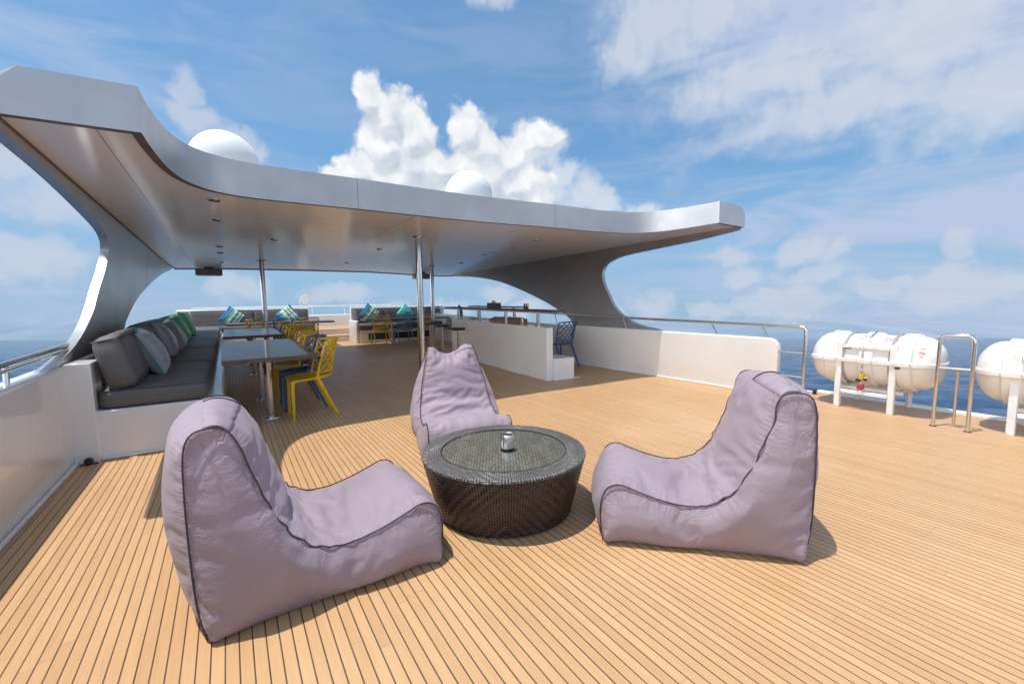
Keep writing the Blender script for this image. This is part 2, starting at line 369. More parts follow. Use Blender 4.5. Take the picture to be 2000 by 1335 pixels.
def rattan_fn(kind):
    def fn(t, b):
        co = obco(t); x, y, z = t.sep(co)
        ang = t.m('ARCTAN2', y, x); r = t.v('LENGTH', t.comb(x, y))
        if kind == 'side':
            N = 190.
            u = t.m('MULTIPLY', ang, N/(2*pi)); v = t.m('DIVIDE', z, .0150)
        elif kind == 'rim':
            N = 190.
            u = t.m('MULTIPLY', ang, N/(2*pi)); v = t.m('DIVIDE', r, .0135)
        else:
            # four quadrants of herringbone
            ca = t.m('DIVIDE', t.m('ADD', x, y), 1.41421); cb = t.m('DIVIDE', t.m('SUBTRACT', x, y), 1.41421)
            u = t.m('DIVIDE', t.m('ABSOLUTE', ca), .018); v = t.m('DIVIDE', t.m('ABSOLUTE', cb), .018)
        # twill: strands shift one step per row
        if kind == 'side':
            zig = t.m('ABSOLUTE', t.m('SUBTRACT', t.m('FRACT', t.m('DIVIDE', ang, pi/2)), .5))
            ph = t.m('ADD', t.m('FLOOR', v), t.m('FLOOR', t.m('MULTIPLY', zig, N/4.)))
            du = t.m('MULTIPLY', zig, N/4.)
        elif kind == 'rim':
            zig = t.m('ABSOLUTE', t.m('SUBTRACT', t.m('FRACT', t.m('DIVIDE', ang, pi/2)), .5))
            du = t.m('MULTIPLY', zig, N/4.)
            ph = t.m('ADD', t.m('FLOOR', v), t.m('FLOOR', du))
        else:
            du = u; ph = t.m('ADD', t.m('FLOOR', v), t.m('FLOOR', u))
        k = t.m('MODULO', t.m('ADD', ph, 4000.), 4.)
        over = t.m('LESS_THAN', k, 1.5)
        fu = t.m('SUBTRACT', t.m('FRACT', du), .5); fv = t.m('SUBTRACT', t.m('FRACT', v), .5)
        hu = t.m('SUBTRACT', 1., t.m('MULTIPLY', t.m('MULTIPLY', fu, fu), 4.)); hv = t.m('SUBTRACT', 1., t.m('MULTIPLY', t.m('MULTIPLY', fv, fv), 4.))
        h = t.m('ADD', t.m('MULTIPLY', over, hv), t.m('MULTIPLY', t.m('SUBTRACT', 1., over), t.m('SUBTRACT', hu, .25)))
        wn = t.n('ShaderNodeTexWhiteNoise', noise_dimensions='2D'); t.put(wn.inputs['Vector'], t.comb(t.m('FLOOR', v), t.m('FLOOR', t.m('MULTIPLY', du, .25))))
        tone = wn.outputs[0]
        ca, cb2 = ((.030, .016, .014, 1), (.055, .031, .027, 1)) if kind == 'side' else ((.13, .118, .112, 1), (.20, .185, .175, 1)) if kind == 'rim' else ((.175, .160, .142, 1), (.265, .247, .218, 1))
        c = t.mix(tone, ca, cb2)
        c = t.mix(t.step(h, .55, .08), c, (.006, .005, .005, 1))
        t.put(b.inputs['Base Color'], c)
        bump(t, b, h, .9, .006)
    return fn
M['rat_side'] = mat('woven_rattan_side', (.04, .025, .02), .30, fn=rattan_fn('side'))
M['rat_rim'] = mat('woven_rattan_rim', (.06, .05, .05), .30, fn=rattan_fn('rim'))
M['rat_top'] = mat('woven_rattan_top', (.06, .05, .05), .35, fn=rattan_fn('top'))
gl = bpy.data.materials.new('clear_table_glass'); gl.use_nodes = True
t = NT(gl.node_tree); b = gl.node_tree.nodes['Principled BSDF']
tr = t.n('ShaderNodeBsdfTransparent'); tr.inputs[0].default_value = (.955, .965, .95, 1)
gs = t.n('ShaderNodeBsdfGlossy'); gs.inputs['Roughness'].default_value = .03
fr = t.n('ShaderNodeFresnel'); fr.inputs[0].default_value = 1.5
mx = t.n('ShaderNodeMixShader'); geo = t.n('ShaderNodeNewGeometry')
t.put(mx.inputs[0], t.m('MULTIPLY', t.m('MULTIPLY', fr.outputs[0], t.m('SUBTRACT', 1., geo.outputs['Backfacing'])), t.m('ADD', .9, t.m('MULTIPLY', t.noise(obco(t), 4., 4, .6), .2))))
t.put(mx.inputs[1], tr.outputs[0]); t.put(mx.inputs[2], gs.outputs[0])
t.t.links.new(mx.outputs[0], gl.node_tree.nodes['Material Output'].inputs[0]); M['glass'] = gl
M['frost'] = mat('downlight_lens', (.55, .55, .52), .3, fn=mottled((.55, .55, .52), (.5, .5, .47), 30))
M['crate'] = mat('brown_cardboard', (.32, .16, .09), .6, fn=mottled((.34, .17, .10), (.26, .13, .075), 14))

# ------------------------------------------------------------------ mesh helpers
class MB:
    def __init__(s): s.bm = bmesh.new(); s.mi = 0
    def quad(s, pts):
        f = s.bm.faces.new([s.bm.verts.new(p) for p in pts]); f.material_index = s.mi; return f
    def box(s, lo, hi, mtx=None):
        x0, y0, z0 = lo; x1, y1, z1 = hi
        vs = [Vector(p) for p in ((x0, y0, z0), (x1, y0, z0), (x1, y1, z0), (x0, y1, z0), (x0, y0, z1), (x1, y0, z1), (x1, y1, z1), (x0, y1, z1))]
        if mtx: vs = [mtx @ p for p in vs]
        v = [s.bm.verts.new(p) for p in vs]
        for q in ((0, 3, 2, 1), (4, 5, 6, 7), (0, 1, 5, 4), (1, 2, 6, 5), (2, 3, 7, 6), (3, 0, 4, 7)):
            f = s.bm.faces.new([v[i] for i in q]); f.material_index = s.mi
        return s
    def tube(s, path, r, seg=10, closed=False, caps=True, squash=1.):
        path = [Vector(p) for p in path]; n = len(path)
        rs = r if isinstance(r, (list, tuple)) else [r]*n
        rings = []; up = None
        for i, p in enumerate(path):
            a = path[(i-1) % n] if (closed or i > 0) else p; c = path[(i+1) % n] if (closed or i < n-1) else p
            d = (c-a)
            if d.length < 1e-9: d = Vector((0, 0, 1))
            d.normalize()
            if up is None:
                up = Vector((0, 0, 1)) if abs(d.z) < .9 else Vector((1, 0, 0))
            up = (up - d*up.dot(d))
            if up.length < 1e-6: up = d.orthogonal()
            up.normalize(); sd = d.cross(up)
            rings.append([s.bm.verts.new(p + (sd*cos(2*pi*k/seg)*squash + up*sin(2*pi*k/seg))*rs[i]) for k in range(seg)])
        for i in range(n if closed else n-1):
            A, B = rings[i], rings[(i+1) % n]
            for k in range(seg):
                f = s.bm.faces.new((A[k], A[(k+1) % seg], B[(k+1) % seg], B[k])); f.material_index = s.mi
        if caps and not closed:
            for ring in (rings[0][::-1], rings[-1]):
                f = s.bm.faces.new(ring); f.material_index = s.mi
        return s
    def cyl(s, p0, p1, r0, r1=None, seg=20): return s.tube([p0, p1], [r0, r0 if r1 is None else r1], seg)
    def lathe(s, prof, seg=48, c=(0, 0, 0), axis='z', closed=False):
        rings = []
        for (r, h) in prof:
            ring = []
            for k in range(seg):
                a = 2*pi*k/seg
                p = (r*cos(a), r*sin(a), h) if axis == 'z' else (r*cos(a), h, r*sin(a))
                ring.append(s.bm.verts.new(Vector(p)+Vector(c)))
            rings.append(ring)
        n = len(rings)
        for i in range(n if closed else n-1):
            A, B = rings[i], rings[(i+1) % n]
            for k in range(seg):
                f = s.bm.faces.new((A[k], A[(k+1) % seg], B[(k+1) % seg], B[k])); f.material_index = s.mi
        if not closed:
            for ring in (rings[0], rings[-1]):
                f = s.bm.faces.new(ring); f.material_index = s.mi
        return s
    def prism(s, poly, z0, z1, fn=None):
        """poly in 2D, extruded between z0 and z1; fn maps (x,y,z)->point"""
        fn = fn or (lambda x, y, z: (x, y, z))
        a = [s.bm.verts.new(fn(x, y, z0)) for x, y in poly]; c = [s.bm.verts.new(fn(x, y, z1)) for x, y in poly]
        n = len(poly)
        for f in (s.bm.faces.new(a[::-1]), s.bm.faces.new(c)): f.material_index = s.mi
        for i in range(n):
            f = s.bm.faces.new((a[i], a[(i+1) % n], c[(i+1) % n], c[i])); f.material_index = s.mi
        return s
    def grid(s, fn, nu, nv, closeu=False):
        g = [[s.bm.verts.new(fn(i/nu, j/nv)) for j in range(nv+1)] for i in range(nu if closeu else nu+1)]
        for i in range(nu):
            A = g[i]; B = g[(i+1) % len(g)]
            for j in range(nv):
                f = s.bm.faces.new((A[j], B[j], B[j+1], A[j+1])); f.material_index = s.mi
        return s
    def build(s, name, mats, parent=None, smooth=True, bevel=0, seg=2, loc=None, angle=35, weld=0):
        if weld: bmesh.ops.remove_doubles(s.bm, verts=s.bm.verts, dist=weld)
        bmesh.ops.recalc_face_normals(s.bm, faces=s.bm.faces)
        me = bpy.data.meshes.new(name); s.bm.to_mesh(me); s.bm.free()
        o = bpy.data.objects.new(name, me); COL.objects.link(o)
        for q in (mats if isinstance(mats, (list, tuple)) else [mats]): me.materials.append(q)
        if smooth:
            me.shade_smooth(); me.set_sharp_from_angle(angle=radians(angle))
        if bevel:
            bv = o.modifiers.new('bevel', 'BEVEL'); bv.width = bevel; bv.segments = seg; bv.limit_method = 'ANGLE'; bv.angle_limit = radians(40)
            bv.harden_normals = False
        if parent is not None: o.parent = parent
        if loc is not None: o.location = loc
        return o
def tag(o, label=None, cat=None, group=None, kind=None):
    if label: o['label'] = label
    if cat: o['category'] = cat
    if group: o['group'] = group
    if kind: o['kind'] = kind
    return o
def thing(name, label, cat, loc=(0, 0, 0), rz=0, group=None):
    o = bpy.data.objects.new(name, None); COL.objects.link(o); o.location = loc; o.rotation_euler = (0, 0, rz)
    o.empty_display_size = .1
    return tag(o, label, cat, group)
def copy_tree(o, parent=None):
    c = o.copy(); COL.objects.link(c); c.parent = parent
    for ch in list(o.children): copy_tree(ch, c)
    return c
def arc(cx, cy, r, a0, a1, n): return [(cx+r*cos(a0+(a1-a0)*i/n), cy+r*sin(a0+(a1-a0)*i/n)) for i in range(n+1)]
def smooth_poly(pts, n=8, closed=False):
    """Catmull-Rom through points"""
    P = [Vector(p) for p in pts]; out = []; L = len(P)
    for i in range(L if closed else L-1):
        p0 = P[i-1] if (closed or i > 0) else P[0]*2-P[1]; p1 = P[i]; p2 = P[(i+1) % L]
        p3 = P[(i+2) % L] if (closed or i+2 < L) else p2*2-p1
        for k in range(n):
            t = k/n
            out.append(.5*((2*p1)+(p2-p0)*t+(2*p0-5*p1+4*p2-p3)*t*t+(3*p1-p0-3*p2+p3)*t*t*t))
    if not closed: out.append(P[-1])
    return out

# ------------------------------------------------------------------ setting: deck, water
b_ = MB(); b_.grid(lambda u, v: (-1.32+u*8.06, -4+v*19.2, 0), 40, 96)
tag(b_.build('deck', M['teak'], smooth=False), kind='structure')
b_ = MB(); b_.prism([(-1.32, -4), (6.88, -4), (6.88, 15.2), (-1.32, 15.2)], -.30, -.012)
tag(b_.build('deck_slab', M['white'], smooth=False), kind='structure')
# pale margin plank along the open starboard edge
b_ = MB(); b_.box((6.742, -4, -.011), (6.875, 2.75, .022))
tag(b_.build('deck_edge', M['whitemetal'], bevel=.006), kind='structure')
# fore deck, two steps up
b_ = MB(); b_.prism([(2.35, 15.2), (3.62, 15.2), (3.62, 16.0), (2.35, 16.0)], -.01, .155)
tag(b_.build('lower_step', [M['white']], bevel=.008), kind='structure')
b_ = MB(); b_.box((2.36, 15.17, .159), (3.61, 16.0, .185))
tag(b_.build('lower_step_tread', M['teak_x'], bevel=.004), kind='structure')
b_ = MB(); b_.box((-1.3, 16.0, -.01), (7.2, 22, .325))
tag(b_.build('foredeck_slab', M['white']), kind='structure')
b_ = MB(); b_.box((2.3, 15.97, .329), (4.4, 18.6, .355))
tag(b_.build('foredeck', M['teak_x'], bevel=.004), kind='structure')
# the sea
up = SEA_N; q = up.to_track_quat('Z', 'Y')
b_ = MB(); radii = [12*1.021**i for i in range(265)]+[3600, 5200, 8000, 14000, 30000, 70000]; NA = 620
def wave(x, y, r):
    k = 1/(1+(r/900)**2)
    p = Vector((x*.050+y*.02, y*.085-x*.012, 0)); h = noise.noise(p)*.9+noise.noise(p*2.3+Vector((7, 3, 1)))*.65
    if r < 420: h += noise.noise(p*5.6+Vector((2, 9, 4)))*.34
    if r < 160: h += noise.noise(p*12.+Vector((5, 1, 8)))*.15
    return h*k
vv = []
for r in radii:
    vv.append([b_.bm.verts.new((r*cos(2*pi*k/NA), r*sin(2*pi*k/NA), wave(r*cos(2*pi*k/NA), r*sin(2*pi*k/NA), r) if r < 3000 else 0)) for k in range(NA)])
for i in range(len(vv)-1):
    A, B = vv[i], vv[i+1]
    for k in range(NA): b_.bm.faces.new((A[k], A[k-1], B[k-1], B[k]))
b_.bm.faces.new(vv[0])
sea = tag(b_.build('sea', M['sea']), kind='structure'); sea.rotation_euler = q.to_euler(); sea.location = up*-9.5
# hull below the deck
b_ = MB(); hp = [(-1.31, -6), (6.85, -6), (6.87, 15), (6.2, 19.5), (2.8, 23), (-.4, 19.5), (-1.31, 15)]
b_.prism([(x, y) for x, y in hp], -14, -.305, lambda x, y, z: (2.78+(x-2.78)*(1 if z > -1 else .8), y*(1 if z > -1 else .92), z))
tag(b_.build('ship_hull', M['white'], bevel=.05), 'white ship hull carrying the teak deck', 'hull')

# ------------------------------------------------------------------ bulwarks
def swept_wall(path, prof):
    """prof: list of (offset to the left of travel, z)."""
    b = MB(); P = [Vector((p[0], p[1], 0)) for p in path]; rows = []
    for i, p in enumerate(P):
        d = (P[min(i+1, len(P)-1)]-P[max(i-1, 0)]).normalized(); nrm = Vector((-d.y, d.x, 0))
        pr = prof(i/(len(P)-1), p) if callable(prof) else prof
        rows.append([b.bm.verts.new(p+nrm*o+Vector((0, 0, z))) for o, z in pr])
    m_ = len(rows[0])
    for i in range(len(rows)-1):
        for k in range(m_): b.bm.faces.new((rows[i][k], rows[i+1][k], rows[i+1][(k+1) % m_], rows[i][(k+1) % m_]))
    b.bm.faces.new(rows[0][::-1]); b.bm.faces.new(rows[-1])
    return b
# port wall, behind the bench it carries on up to the bow
pw = [(-1.15, -4+.5*i) for i in range(41)]
def port_prof(t, p):
    top = .84 if p.y < 5 else .84+.05*min(1, (p.y-5)/8)
    return [(0, -.008), (0, top-.02), (.02, top), (.13, top), (.16, top-.03), (.19, -.3)]
o = swept_wall(pw, port_prof).build('bulwark', M['white'], bevel=0)
tag(o, 'low white bulwark wall running beside the grey bench on the port side', 'wall')
b_ = MB(); b_.box((-1.149, -4, .003), (-1.128, 4.99, .028)); b_.build('base_trim', M['whitemetal'], o, bevel=.005)
# starboard wall with rounded after end
sw = smooth_poly([(6.08, 2.94, 0), (6.08, 3.5, 0), (6.03, 4.6, 0), (5.97, 5.8, 0), (5.93, 7., 0), (5.93, 8.5, 0), (6.0, 10.5, 0), (6.12, 13, 0), (6.2, 16, 0)], 5)
rows = []
b_ = MB()
def sb_top(y):
    if y < 3.08:
        u = min(1, (3.08-y)/.14); return .77-.12+sqrt(max(0, 1-u*u))*.12
    return .77+.012*max(0, y-8)
ys = []
pp = [(6.10, 2.76+.02*i*i/ (i if i else 1), 0) for i in range(12)]
pathS = [Vector((6.08, 2.942+.014*i, 0)) for i in range(11)]+[v for v in sw if v.y > 3.1]
P = pathS; rws = []
for i, p in enumerate(P):
    d = (P[min(i+1, len(P)-1)]-P[max(i-1, 0)]).normalized(); nrm = Vector((d.y, -d.x, 0))
    tp = sb_top(p.y)
    pr = [(0, -.008), (0, tp-.015), (.012, tp), (.075, tp), (.088, tp-.015), (.09, -.3)]
    rws.append([b_.bm.verts.new(p+nrm*o_+Vector((0, 0, z))) for o_, z in pr])
for i in range(len(rws)-1):
    for k in range(6): b_.bm.faces.new((rws[i][k], rws[i+1][k], rws[i+1][(k+1) % 6], rws[i][(k+1) % 6]))
b_.bm.faces.new(rws[0][::-1]); b_.bm.faces.new(rws[-1])
o = b_.build('bulwark', M['white'])
tag(o, 'low white bulwark wall with a rounded end behind the bar on the starboard side', 'wall')
b_ = MB(); b_.tube([(p.x-.012, p.y, .012) for p in sw if 2.95 < p.y < 13], .012, 6); b_.build('base_trim', M['whitemetal'], o)

# ------------------------------------------------------------------ hardtop roof
def roofz(y): return -.021*(y-4)
sh = lambda x, y, z: (x, y, z+roofz(y))
inner_p = [(-.37, 3.57), (-.352, 3.9), (-.31, 4.3), (-.235, 4.62), (-.11, 4.85), (.07, 4.99), (.33, 5.06), (.75, 5.085)]
mid = [(1.4, 5.10), (2.67, 5.16), (4.0, 5.10)]
inner_s = [(4.8, 5.09), (5.25, 5.04), (5.55, 4.93), (5.76, 4.74), (5.88, 4.47), (5.95, 4.1), (5.98, 3.77)]
aft = smooth_poly([(x, y, 0) for x, y in inner_p], 4)+smooth_poly([(x, y, 0) for x, y in mid], 4)+smooth_poly([(x, y, 0) for x, y in inner_s], 4)
xs_out = lambda y: 6.73+.022*(y-3.8); xp_out = lambda y: -1.0-.008*(y-3.6)
front = [(6.98, 14.7), (6.6, 14.85), (5.75, 14.75), (4.9, 14.3), (3.7, 13.76), (2., 13.62), (0., 13.66), (-1.04, 13.98)]
outline = [(-1.0, 3.60)]+[(v.x, v.y) for v in aft]+[(6.73, 3.82)]+[(xs_out(y), y) for y in (5, 6.5, 8, 10, 12, 13.6)]+front+[(xp_out(y), y) for y in (12, 10, 8, 6.5, 5)]
ROOF = thing('hardtop_roof', 'silver hardtop roof with swept wing tips shading the bar and sofas', 'roof', (0, 0, 0))
def inset_poly(poly, d):
    outb = lambda q: q[0] < -.9 or q[0] > 6.7
    out = []; n = len(poly)
    for i in range(n):
        a = Vector(poly[i-1]); p = Vector(poly[i]); c = Vector(poly[(i+1) % n])
        e1 = (p-a).normalized(); e2 = (c-p).normalized(); n1 = Vector((-e1.y, e1.x)); n2 = Vector((-e2.y, e2.x))
        k = (n1+n2)
        k = k/(max(.35, k.length_squared/2)) if k.length > 1e-6 else n1
        if outb(poly[i]): k = Vector((0, k.y)) if (abs(k.y) > .3 and p.y < 3.9) else k*.06
        q_ = p+k*d; out.append((q_.x, q_.y))
    return out
def ztop(x, y):
    return 2.698-(.058 if x < 2 else .022)*max(0, min(1, (4.95-y)/1.1))
b_ = MB(); poly = outline; n = len(poly)
va = [b_.bm.verts.new(sh(x, y, 2.372)) for x, y in poly]; vc = [b_.bm.verts.new(sh(x, y, ztop(x, y))) for x, y in poly]
vi = [b_.bm.verts.new(sh(x, y, 2.372)) for x, y in inset_poly(poly, .055)]
vj = [b_.bm.verts.new(sh(x, y, 2.41)) for x, y in inset_poly(poly, .056)]
for tri in tessellate_polygon([[Vector((x, y, 0)) for x, y in poly]]): b_.bm.faces.new([vc[k] for k in tri])
for i in range(n):
    j = (i+1) % n
    b_.bm.faces.new((va[i], va[j], vc[j], vc[i]))
    f = b_.bm.faces.new((va[i], va[j], vi[j], vi[i])); f.material_index = 1
    f = b_.bm.faces.new((vi[i], vi[j], vj[j], vj[i])); f.material_index = 1
outs = [i for i in range(n) if poly[i][0] < -.9 or poly[i][0] > 6.7]
be = []
for i in range(n):
    j = (i+1) % n
    if i in outs and j in outs:
        e = b_.bm.edges.get((vc[i], vc[j]))
        if e: be.append(e)
bmesh.ops.bevel(b_.bm, geom=be, offset=.12, segments=6, affect='EDGES', profile=.5)
b_.build('fascia', [M['silver'], M['lip']], ROOF, angle=30)
b_ = MB()
ip = inset_poly(outline, .05); vs_ = [b_.bm.verts.new(sh(x, y, 2.395)) for x, y in ip]
for tri in tessellate_polygon([[Vector((x, y, 0)) for x, y in ip]]): b_.bm.faces.new([vs_[k] for k in tri])
b_.build('ceiling_panel', M['ceiling'], ROOF, smooth=False)
# side plates that sweep down to the bulwarks
def side_plate(pts_aft, pts_fwd, xin, th, ytop0, ytop1):
    """outline in (y,z): along the roof edge and down through the pillar"""
    pa = smooth_poly([(y, z, 0) for y, z in pts_aft], 6); pf = smooth_poly([(y, z, 0) for y, z in pts_fwd], 6)
    lo = [(v.x, v.y) for v in pa]+[(v.x, v.y) for v in pf]
    poly_ = [(ytop0, 2.45+roofz(ytop0))]+lo+[(ytop1, 2.40+roofz(ytop1))]
    b = MB()
    A = [b.bm.verts.new((xin(y, z), y, z)) for y, z in poly_]; B = [b.bm.verts.new((xin(y, z)+th, y, z)) for y, z in poly_]
    n_ = len(poly_)
    for tri in tessellate_polygon([[Vector((y, z, 0)) for y, z in poly_]]):
        b.bm.faces.new([A[k] for k in tri]); b.bm.faces.new([B[k] for k in reversed(tri)])
    for i in range(n_): b.bm.faces.new((A[i], B[i], B[(i+1) % n_], A[(i+1) % n_]))
    return b
# port: aft edge then forward edge, both bottom at the bulwark top
xi_p = lambda y, z: -1.0-.006*(y-3.6)-.16*max(0, min(1, (2.36-z)/1.5))
side_plate([(3.66, 2.33), (4.7, 2.28), (5.7, 2.19), (6.28, 2.12), (6.56, 2.03), (6.60, 1.89), (6.43, 1.68), (6.20, 1.48), (5.98, 1.26), (5.62, 1.06), (5.2, .93), (4.66, .845), (4.5, .80)],
           [(7.62, .80), (7.75, 1.015), (7.95, 1.15), (8.75, 1.42), (10.3, 1.72), (12.0, 1.97), (13.5, 2.12)],
           xi_p, -.075, 3.62, 13.9).build('side_plate', M['silver'], ROOF, angle=30)
xi_s = lambda y, z: 6.12+.60*max(0, min(1.05, (z-.77)/1.56))+.022*(y-6)*max(0, (z-.77)/1.56)
side_plate([(3.9, 2.345), (4.6, 2.27), (5.6, 2.20), (6.2, 2.15), (6.5, 2.08), (6.66, 1.97), (6.62, 1.72), (6.33, 1.40), (5.98, 1.10), (5.45, .87), (4.95, .79), (4.8, .74)],
           [(7.0, .74), (7.35, .93), (7.9, 1.12), (8.6, 1.32), (9.9, 1.63), (11.2, 1.87), (12.8, 2.04), (14.2, 2.12)],
           xi_s, .075, 3.86, 14.6).build('side_plate', M['silver'], ROOF, angle=30)
def downlight(x, y):
    b = MB(); z = 2.395+roofz(y)
    b.lathe([(.032, z-.004), (.05, z-.012), (.058, z-.006), (.06, z+.002)], 20, (x, y, 0))
    o = b.build('downlight', M['steel'], ROOF)
    b = MB(); b.lathe([(.001, z-.0055), (.033, z-.0055), (.033, z+.002)], 16, (x, y, 0)); b.build('lens', M['frost'], o)
for y in (5.42, 6.54, 9.15, 10.1, 12.0): downlight(-.04, y)
for x, y in ((4.63, 6.35), (4.8, 7.34), (4.74, 8.09), (4.77, 8.47), (5.18, 10.4), (6.16, 10.2), (2.51, 8.5), (2.5, 11.2), (.70, 8.0)): downlight(x, y)

def pole(x, y, label, r=.052):
    t = thing('support_pole', label, 'pole', (x, y, 0), group='steel poles under the roof')
    z = 2.394+roofz(y)
    MB().cyl((0, 0, 0.012), (0, 0, z-.012), r, seg=28).build('shaft', M['steel'], t)
    MB().lathe([(r+.001, z-.018), (r+.045, z-.012), (r+.05, z)], 28).build('ceiling_flange', M['steel'], t)
    MB().lathe([(r+.05, 0), (r+.045, .012), (r+.001, .016)], 28).build('base_flange', M['steel'], t)
pole(2.63, 6.80, 'polished steel pole behind the notched back of the mauve beanbag beyond the table')
pole(.71, 11.40, 'polished steel pole rising behind the dining tables')
pole(4.79, 11.45, 'thinner looking polished steel pole close beside the bar stools', .052)

def speaker(x0, x1, y, label):
    t = thing('ceiling_speaker', label, 'speaker', ((x0+x1)/2, y, 2.395+roofz(y)))
    w_ = (x1-x0)/2
    b = MB(); b.prism([(-w_, -.16), (w_, -.16), (w_*.9, .16), (-w_*.9, .16)], -.20, -.03)
    b.build('cabinet', M['crate2'], t, bevel=.01)
    b = MB(); b.box((-w_*.86, -.168, -.185), (w_*.86, -.161, -.045)); b.build('grille', M['darksteel2'], t, bevel=.003)
    b = MB(); b.box((-.1, -.05, -.03), (.1, .05, .0)); b.build('bracket', M['darksteel'], t)
M['crate2'] = mat('grey_brown_paint', (.20, .165, .14), .5, fn=mottled((.36, .30, .25), (.30, .25, .21), 12))
M['darksteel2'] = mat('grey_brown_mesh', (.17, .14, .12), .5, fn=mottled((.32, .27, .225), (.25, .21, .18), 90))
speaker(-.60, -.04, 13.45, 'brown grey box speaker hung under the port front corner of the roof')
speaker(5.05, 5.62, 13.6, 'brown grey box speaker hung under the roof near the bar pole')

def radome(x, y, label):
    t = thing('radome', label, 'radome', (x, y, 2.68+roofz(y)), group='white radomes on the roof')
    r = .494; zc = 3.51-(2.68+roofz(y))
    pr = [(r*.62, -.30), (r*.80, -.26)]
    prof = [(r*.55, zc-r*.86)]+[(r*cos(a), zc+r*sin(a)) for a in [radians(-56+4.7*i) for i in range(31)]]+[(.002, zc+r)]
    MB().lathe(prof, 56).build('dome', M['dome'], t)
    MB().lathe([(.2, 0), (.2, zc-r*.8), (r*.6, zc-r*.8)], 24).build('pedestal', M['whitemetal'], t)
    MB().lathe([(r*1.003, zc-.30*r), (r*1.01, zc-.28*r), (r*1.003, zc-.26*r)], 56).build('joint_ring', M['whitemetal'], t) if False else None
M['dome'] = mat('white_radome_shell', (.82, .82, .80), .3, fn=mottled((.82, .82, .81), (.77, .77, .75), 3))
radome(.114, 8.5, 'white radome peeking over the port side of the roof, further left of the two')
radome(4.445, 8.5, 'white radome peeking over the middle of the roof in front of the big cloud')

# ------------------------------------------------------------------ rails
def rail_tube(b, pts, r=.02, seg=12): b.tube(pts, r, seg)
RAIL = thing('handrail', 'polished steel handrail above the white bulwark beside the nearest bench cushion', 'railing', (-1.22, 4, 0))
b_ = MB(); b_.tube([(0, -7, .955), (0, -3, .955), (0, 0, .965), (.0, 1.7, .985)], .02, 14)
b_.tube([(.03, -7, .925), (.03, -3, .925), (.03, 0, .935), (.03, 1.7, .955)], .012, 10); b_.build('top_rail', M['steel'], RAIL)
for y in (-2.6, -1.2, .09, 1.62):
    MB().cyl((0, y, .80), (.0, y+.02, .96), .016, seg=12).build('stanchion', M['steel'], RAIL)
RAIL = thing('handrail', 'steel handrail with leaning stays on the starboard bulwark, ending in a gate frame', 'railing', (6.2, 4, 0))
b_ = MB(); crv = [(-.08, 12.0, 1.02), (-.12, 9.0, 1.02), (-.16, 5., 1.01), (-.16, 3.0, .99), (-.12, 1.28, .96), (-.09, -.1, .945), (-.085, -1.0, .935), (-.085, -1.29, .932)]
cr = [Vector(p) for p in crv]
end = [(-.085, -1.345, .929), (-.085, -1.365, .915), (-.085, -1.372, .89), (-.085, -1.372, .0)]
b_.tube(list(smooth_poly(crv, 5))+end, .019, 12); b_.build('top_rail', M['steel'], RAIL)
for z_ in (.60, .29): MB().tube([(-.085, -1.372, z_), (-.09, -1.05, z_)], .013, 10).build('gate_bar', M['steel'], RAIL)
for y, z in ((-.12, .945), (-.86, .94), (1.6, .96), (3.6, 1.0), (5.2, 1.01), (7.2, 1.02)):
    xr = -.095 if y < 1 else -.15
    MB().cyl((xr+.0, y-.06, .765), (xr+.02, y+.05, z), .012, seg=10).build('stay', M['steel'], RAIL)
RAIL = thing('bow_rail', 'thin pale rail across the bow above the front steps', 'railing', (3.4, 18.7, 0))
b_ = MB(); b_.tube([(-4.4, -.6, 1.13), (-2., .0, 1.13), (0, .1, 1.12), (2.5, 0, 1.12)], .018, 8); b_.build('top_rail', M['whitemetal'], RAIL)
for x in (-2.8, -.58, .62, 1.9): MB().cyl((x, 0.05, .78), (x-.03, .07, 1.13), .013, seg=8).build('stanchion', M['whitemetal'], RAIL)
b_ = MB(); b_.prism([(2.2, 18.5), (4.5, 18.5), (6.2, 17.9), (6.2, 18.1), (4.5, 18.75), (2.2, 18.75)], .32, .78)
tag(b_.build('bow_wall', M['white'], bevel=.02), 'pale bow wall closing the fore deck above the steps', 'wall')
DISH = thing('searchlight', 'round white searchlight on a bracket beyond the port sofa', 'searchlight', (2.58, 18.9, .78))
MB().cyl((0, .12, .62), (0, -.08, .60), .15, .18, 28).build('lamp_housing', M['dome'], DISH, bevel=.01)
MB().lathe([(.001, -.082), (.165, -.086), (.17, -.09)], 28, (0, 0, .60), axis='y').build('lens', M['labelwhite'], DISH)
b_ = MB(); b_.tube([(-.19, 0, .60), (-.19, 0, .40), (0, 0, .33), (.19, 0, .40), (.19, 0, .60)], .015, 8); b_.cyl((0, 0, 0), (0, 0, .35), .03); b_.build('bracket', M['whitemetal'], DISH)

# ------------------------------------------------------------------ port L-shaped bench
BENCH = thing('bench_base', 'white built-in bench base under the charcoal cushions, port side and front', 'bench', (0, 0, 0))
b_ = MB(); b_.box((-1.148, 5.02, -.006), (-.09, 15.2, .43)); b_.build('port_plinth', M['white'], BENCH, bevel=.015, seg=3)
b_ = MB(); b_.box((-1.148, 15.21, -.006), (2.33, 16.9, .43)); b_.build('front_plinth', M['white'], BENCH, bevel=.015, seg=3)
b_ = MB(); b_.box((-1.165, 4.985, -.006), (-.995, 5.30, .850)); b_.build('end_post', M['white'], BENCH, bevel=.006, seg=2)
b_ = MB(); b_.box((-1.3, 16.62, .43), (2.36, 16.9, 1.10)); b_.build('front_back', M['white'], BENCH, bevel=.03, seg=3)
b_ = MB(); b_.box((-.99, 4.999, .003), (-.07, 5.017, .03)); b_.build('base_trim', M['whitemetal'], BENCH, bevel=.004)
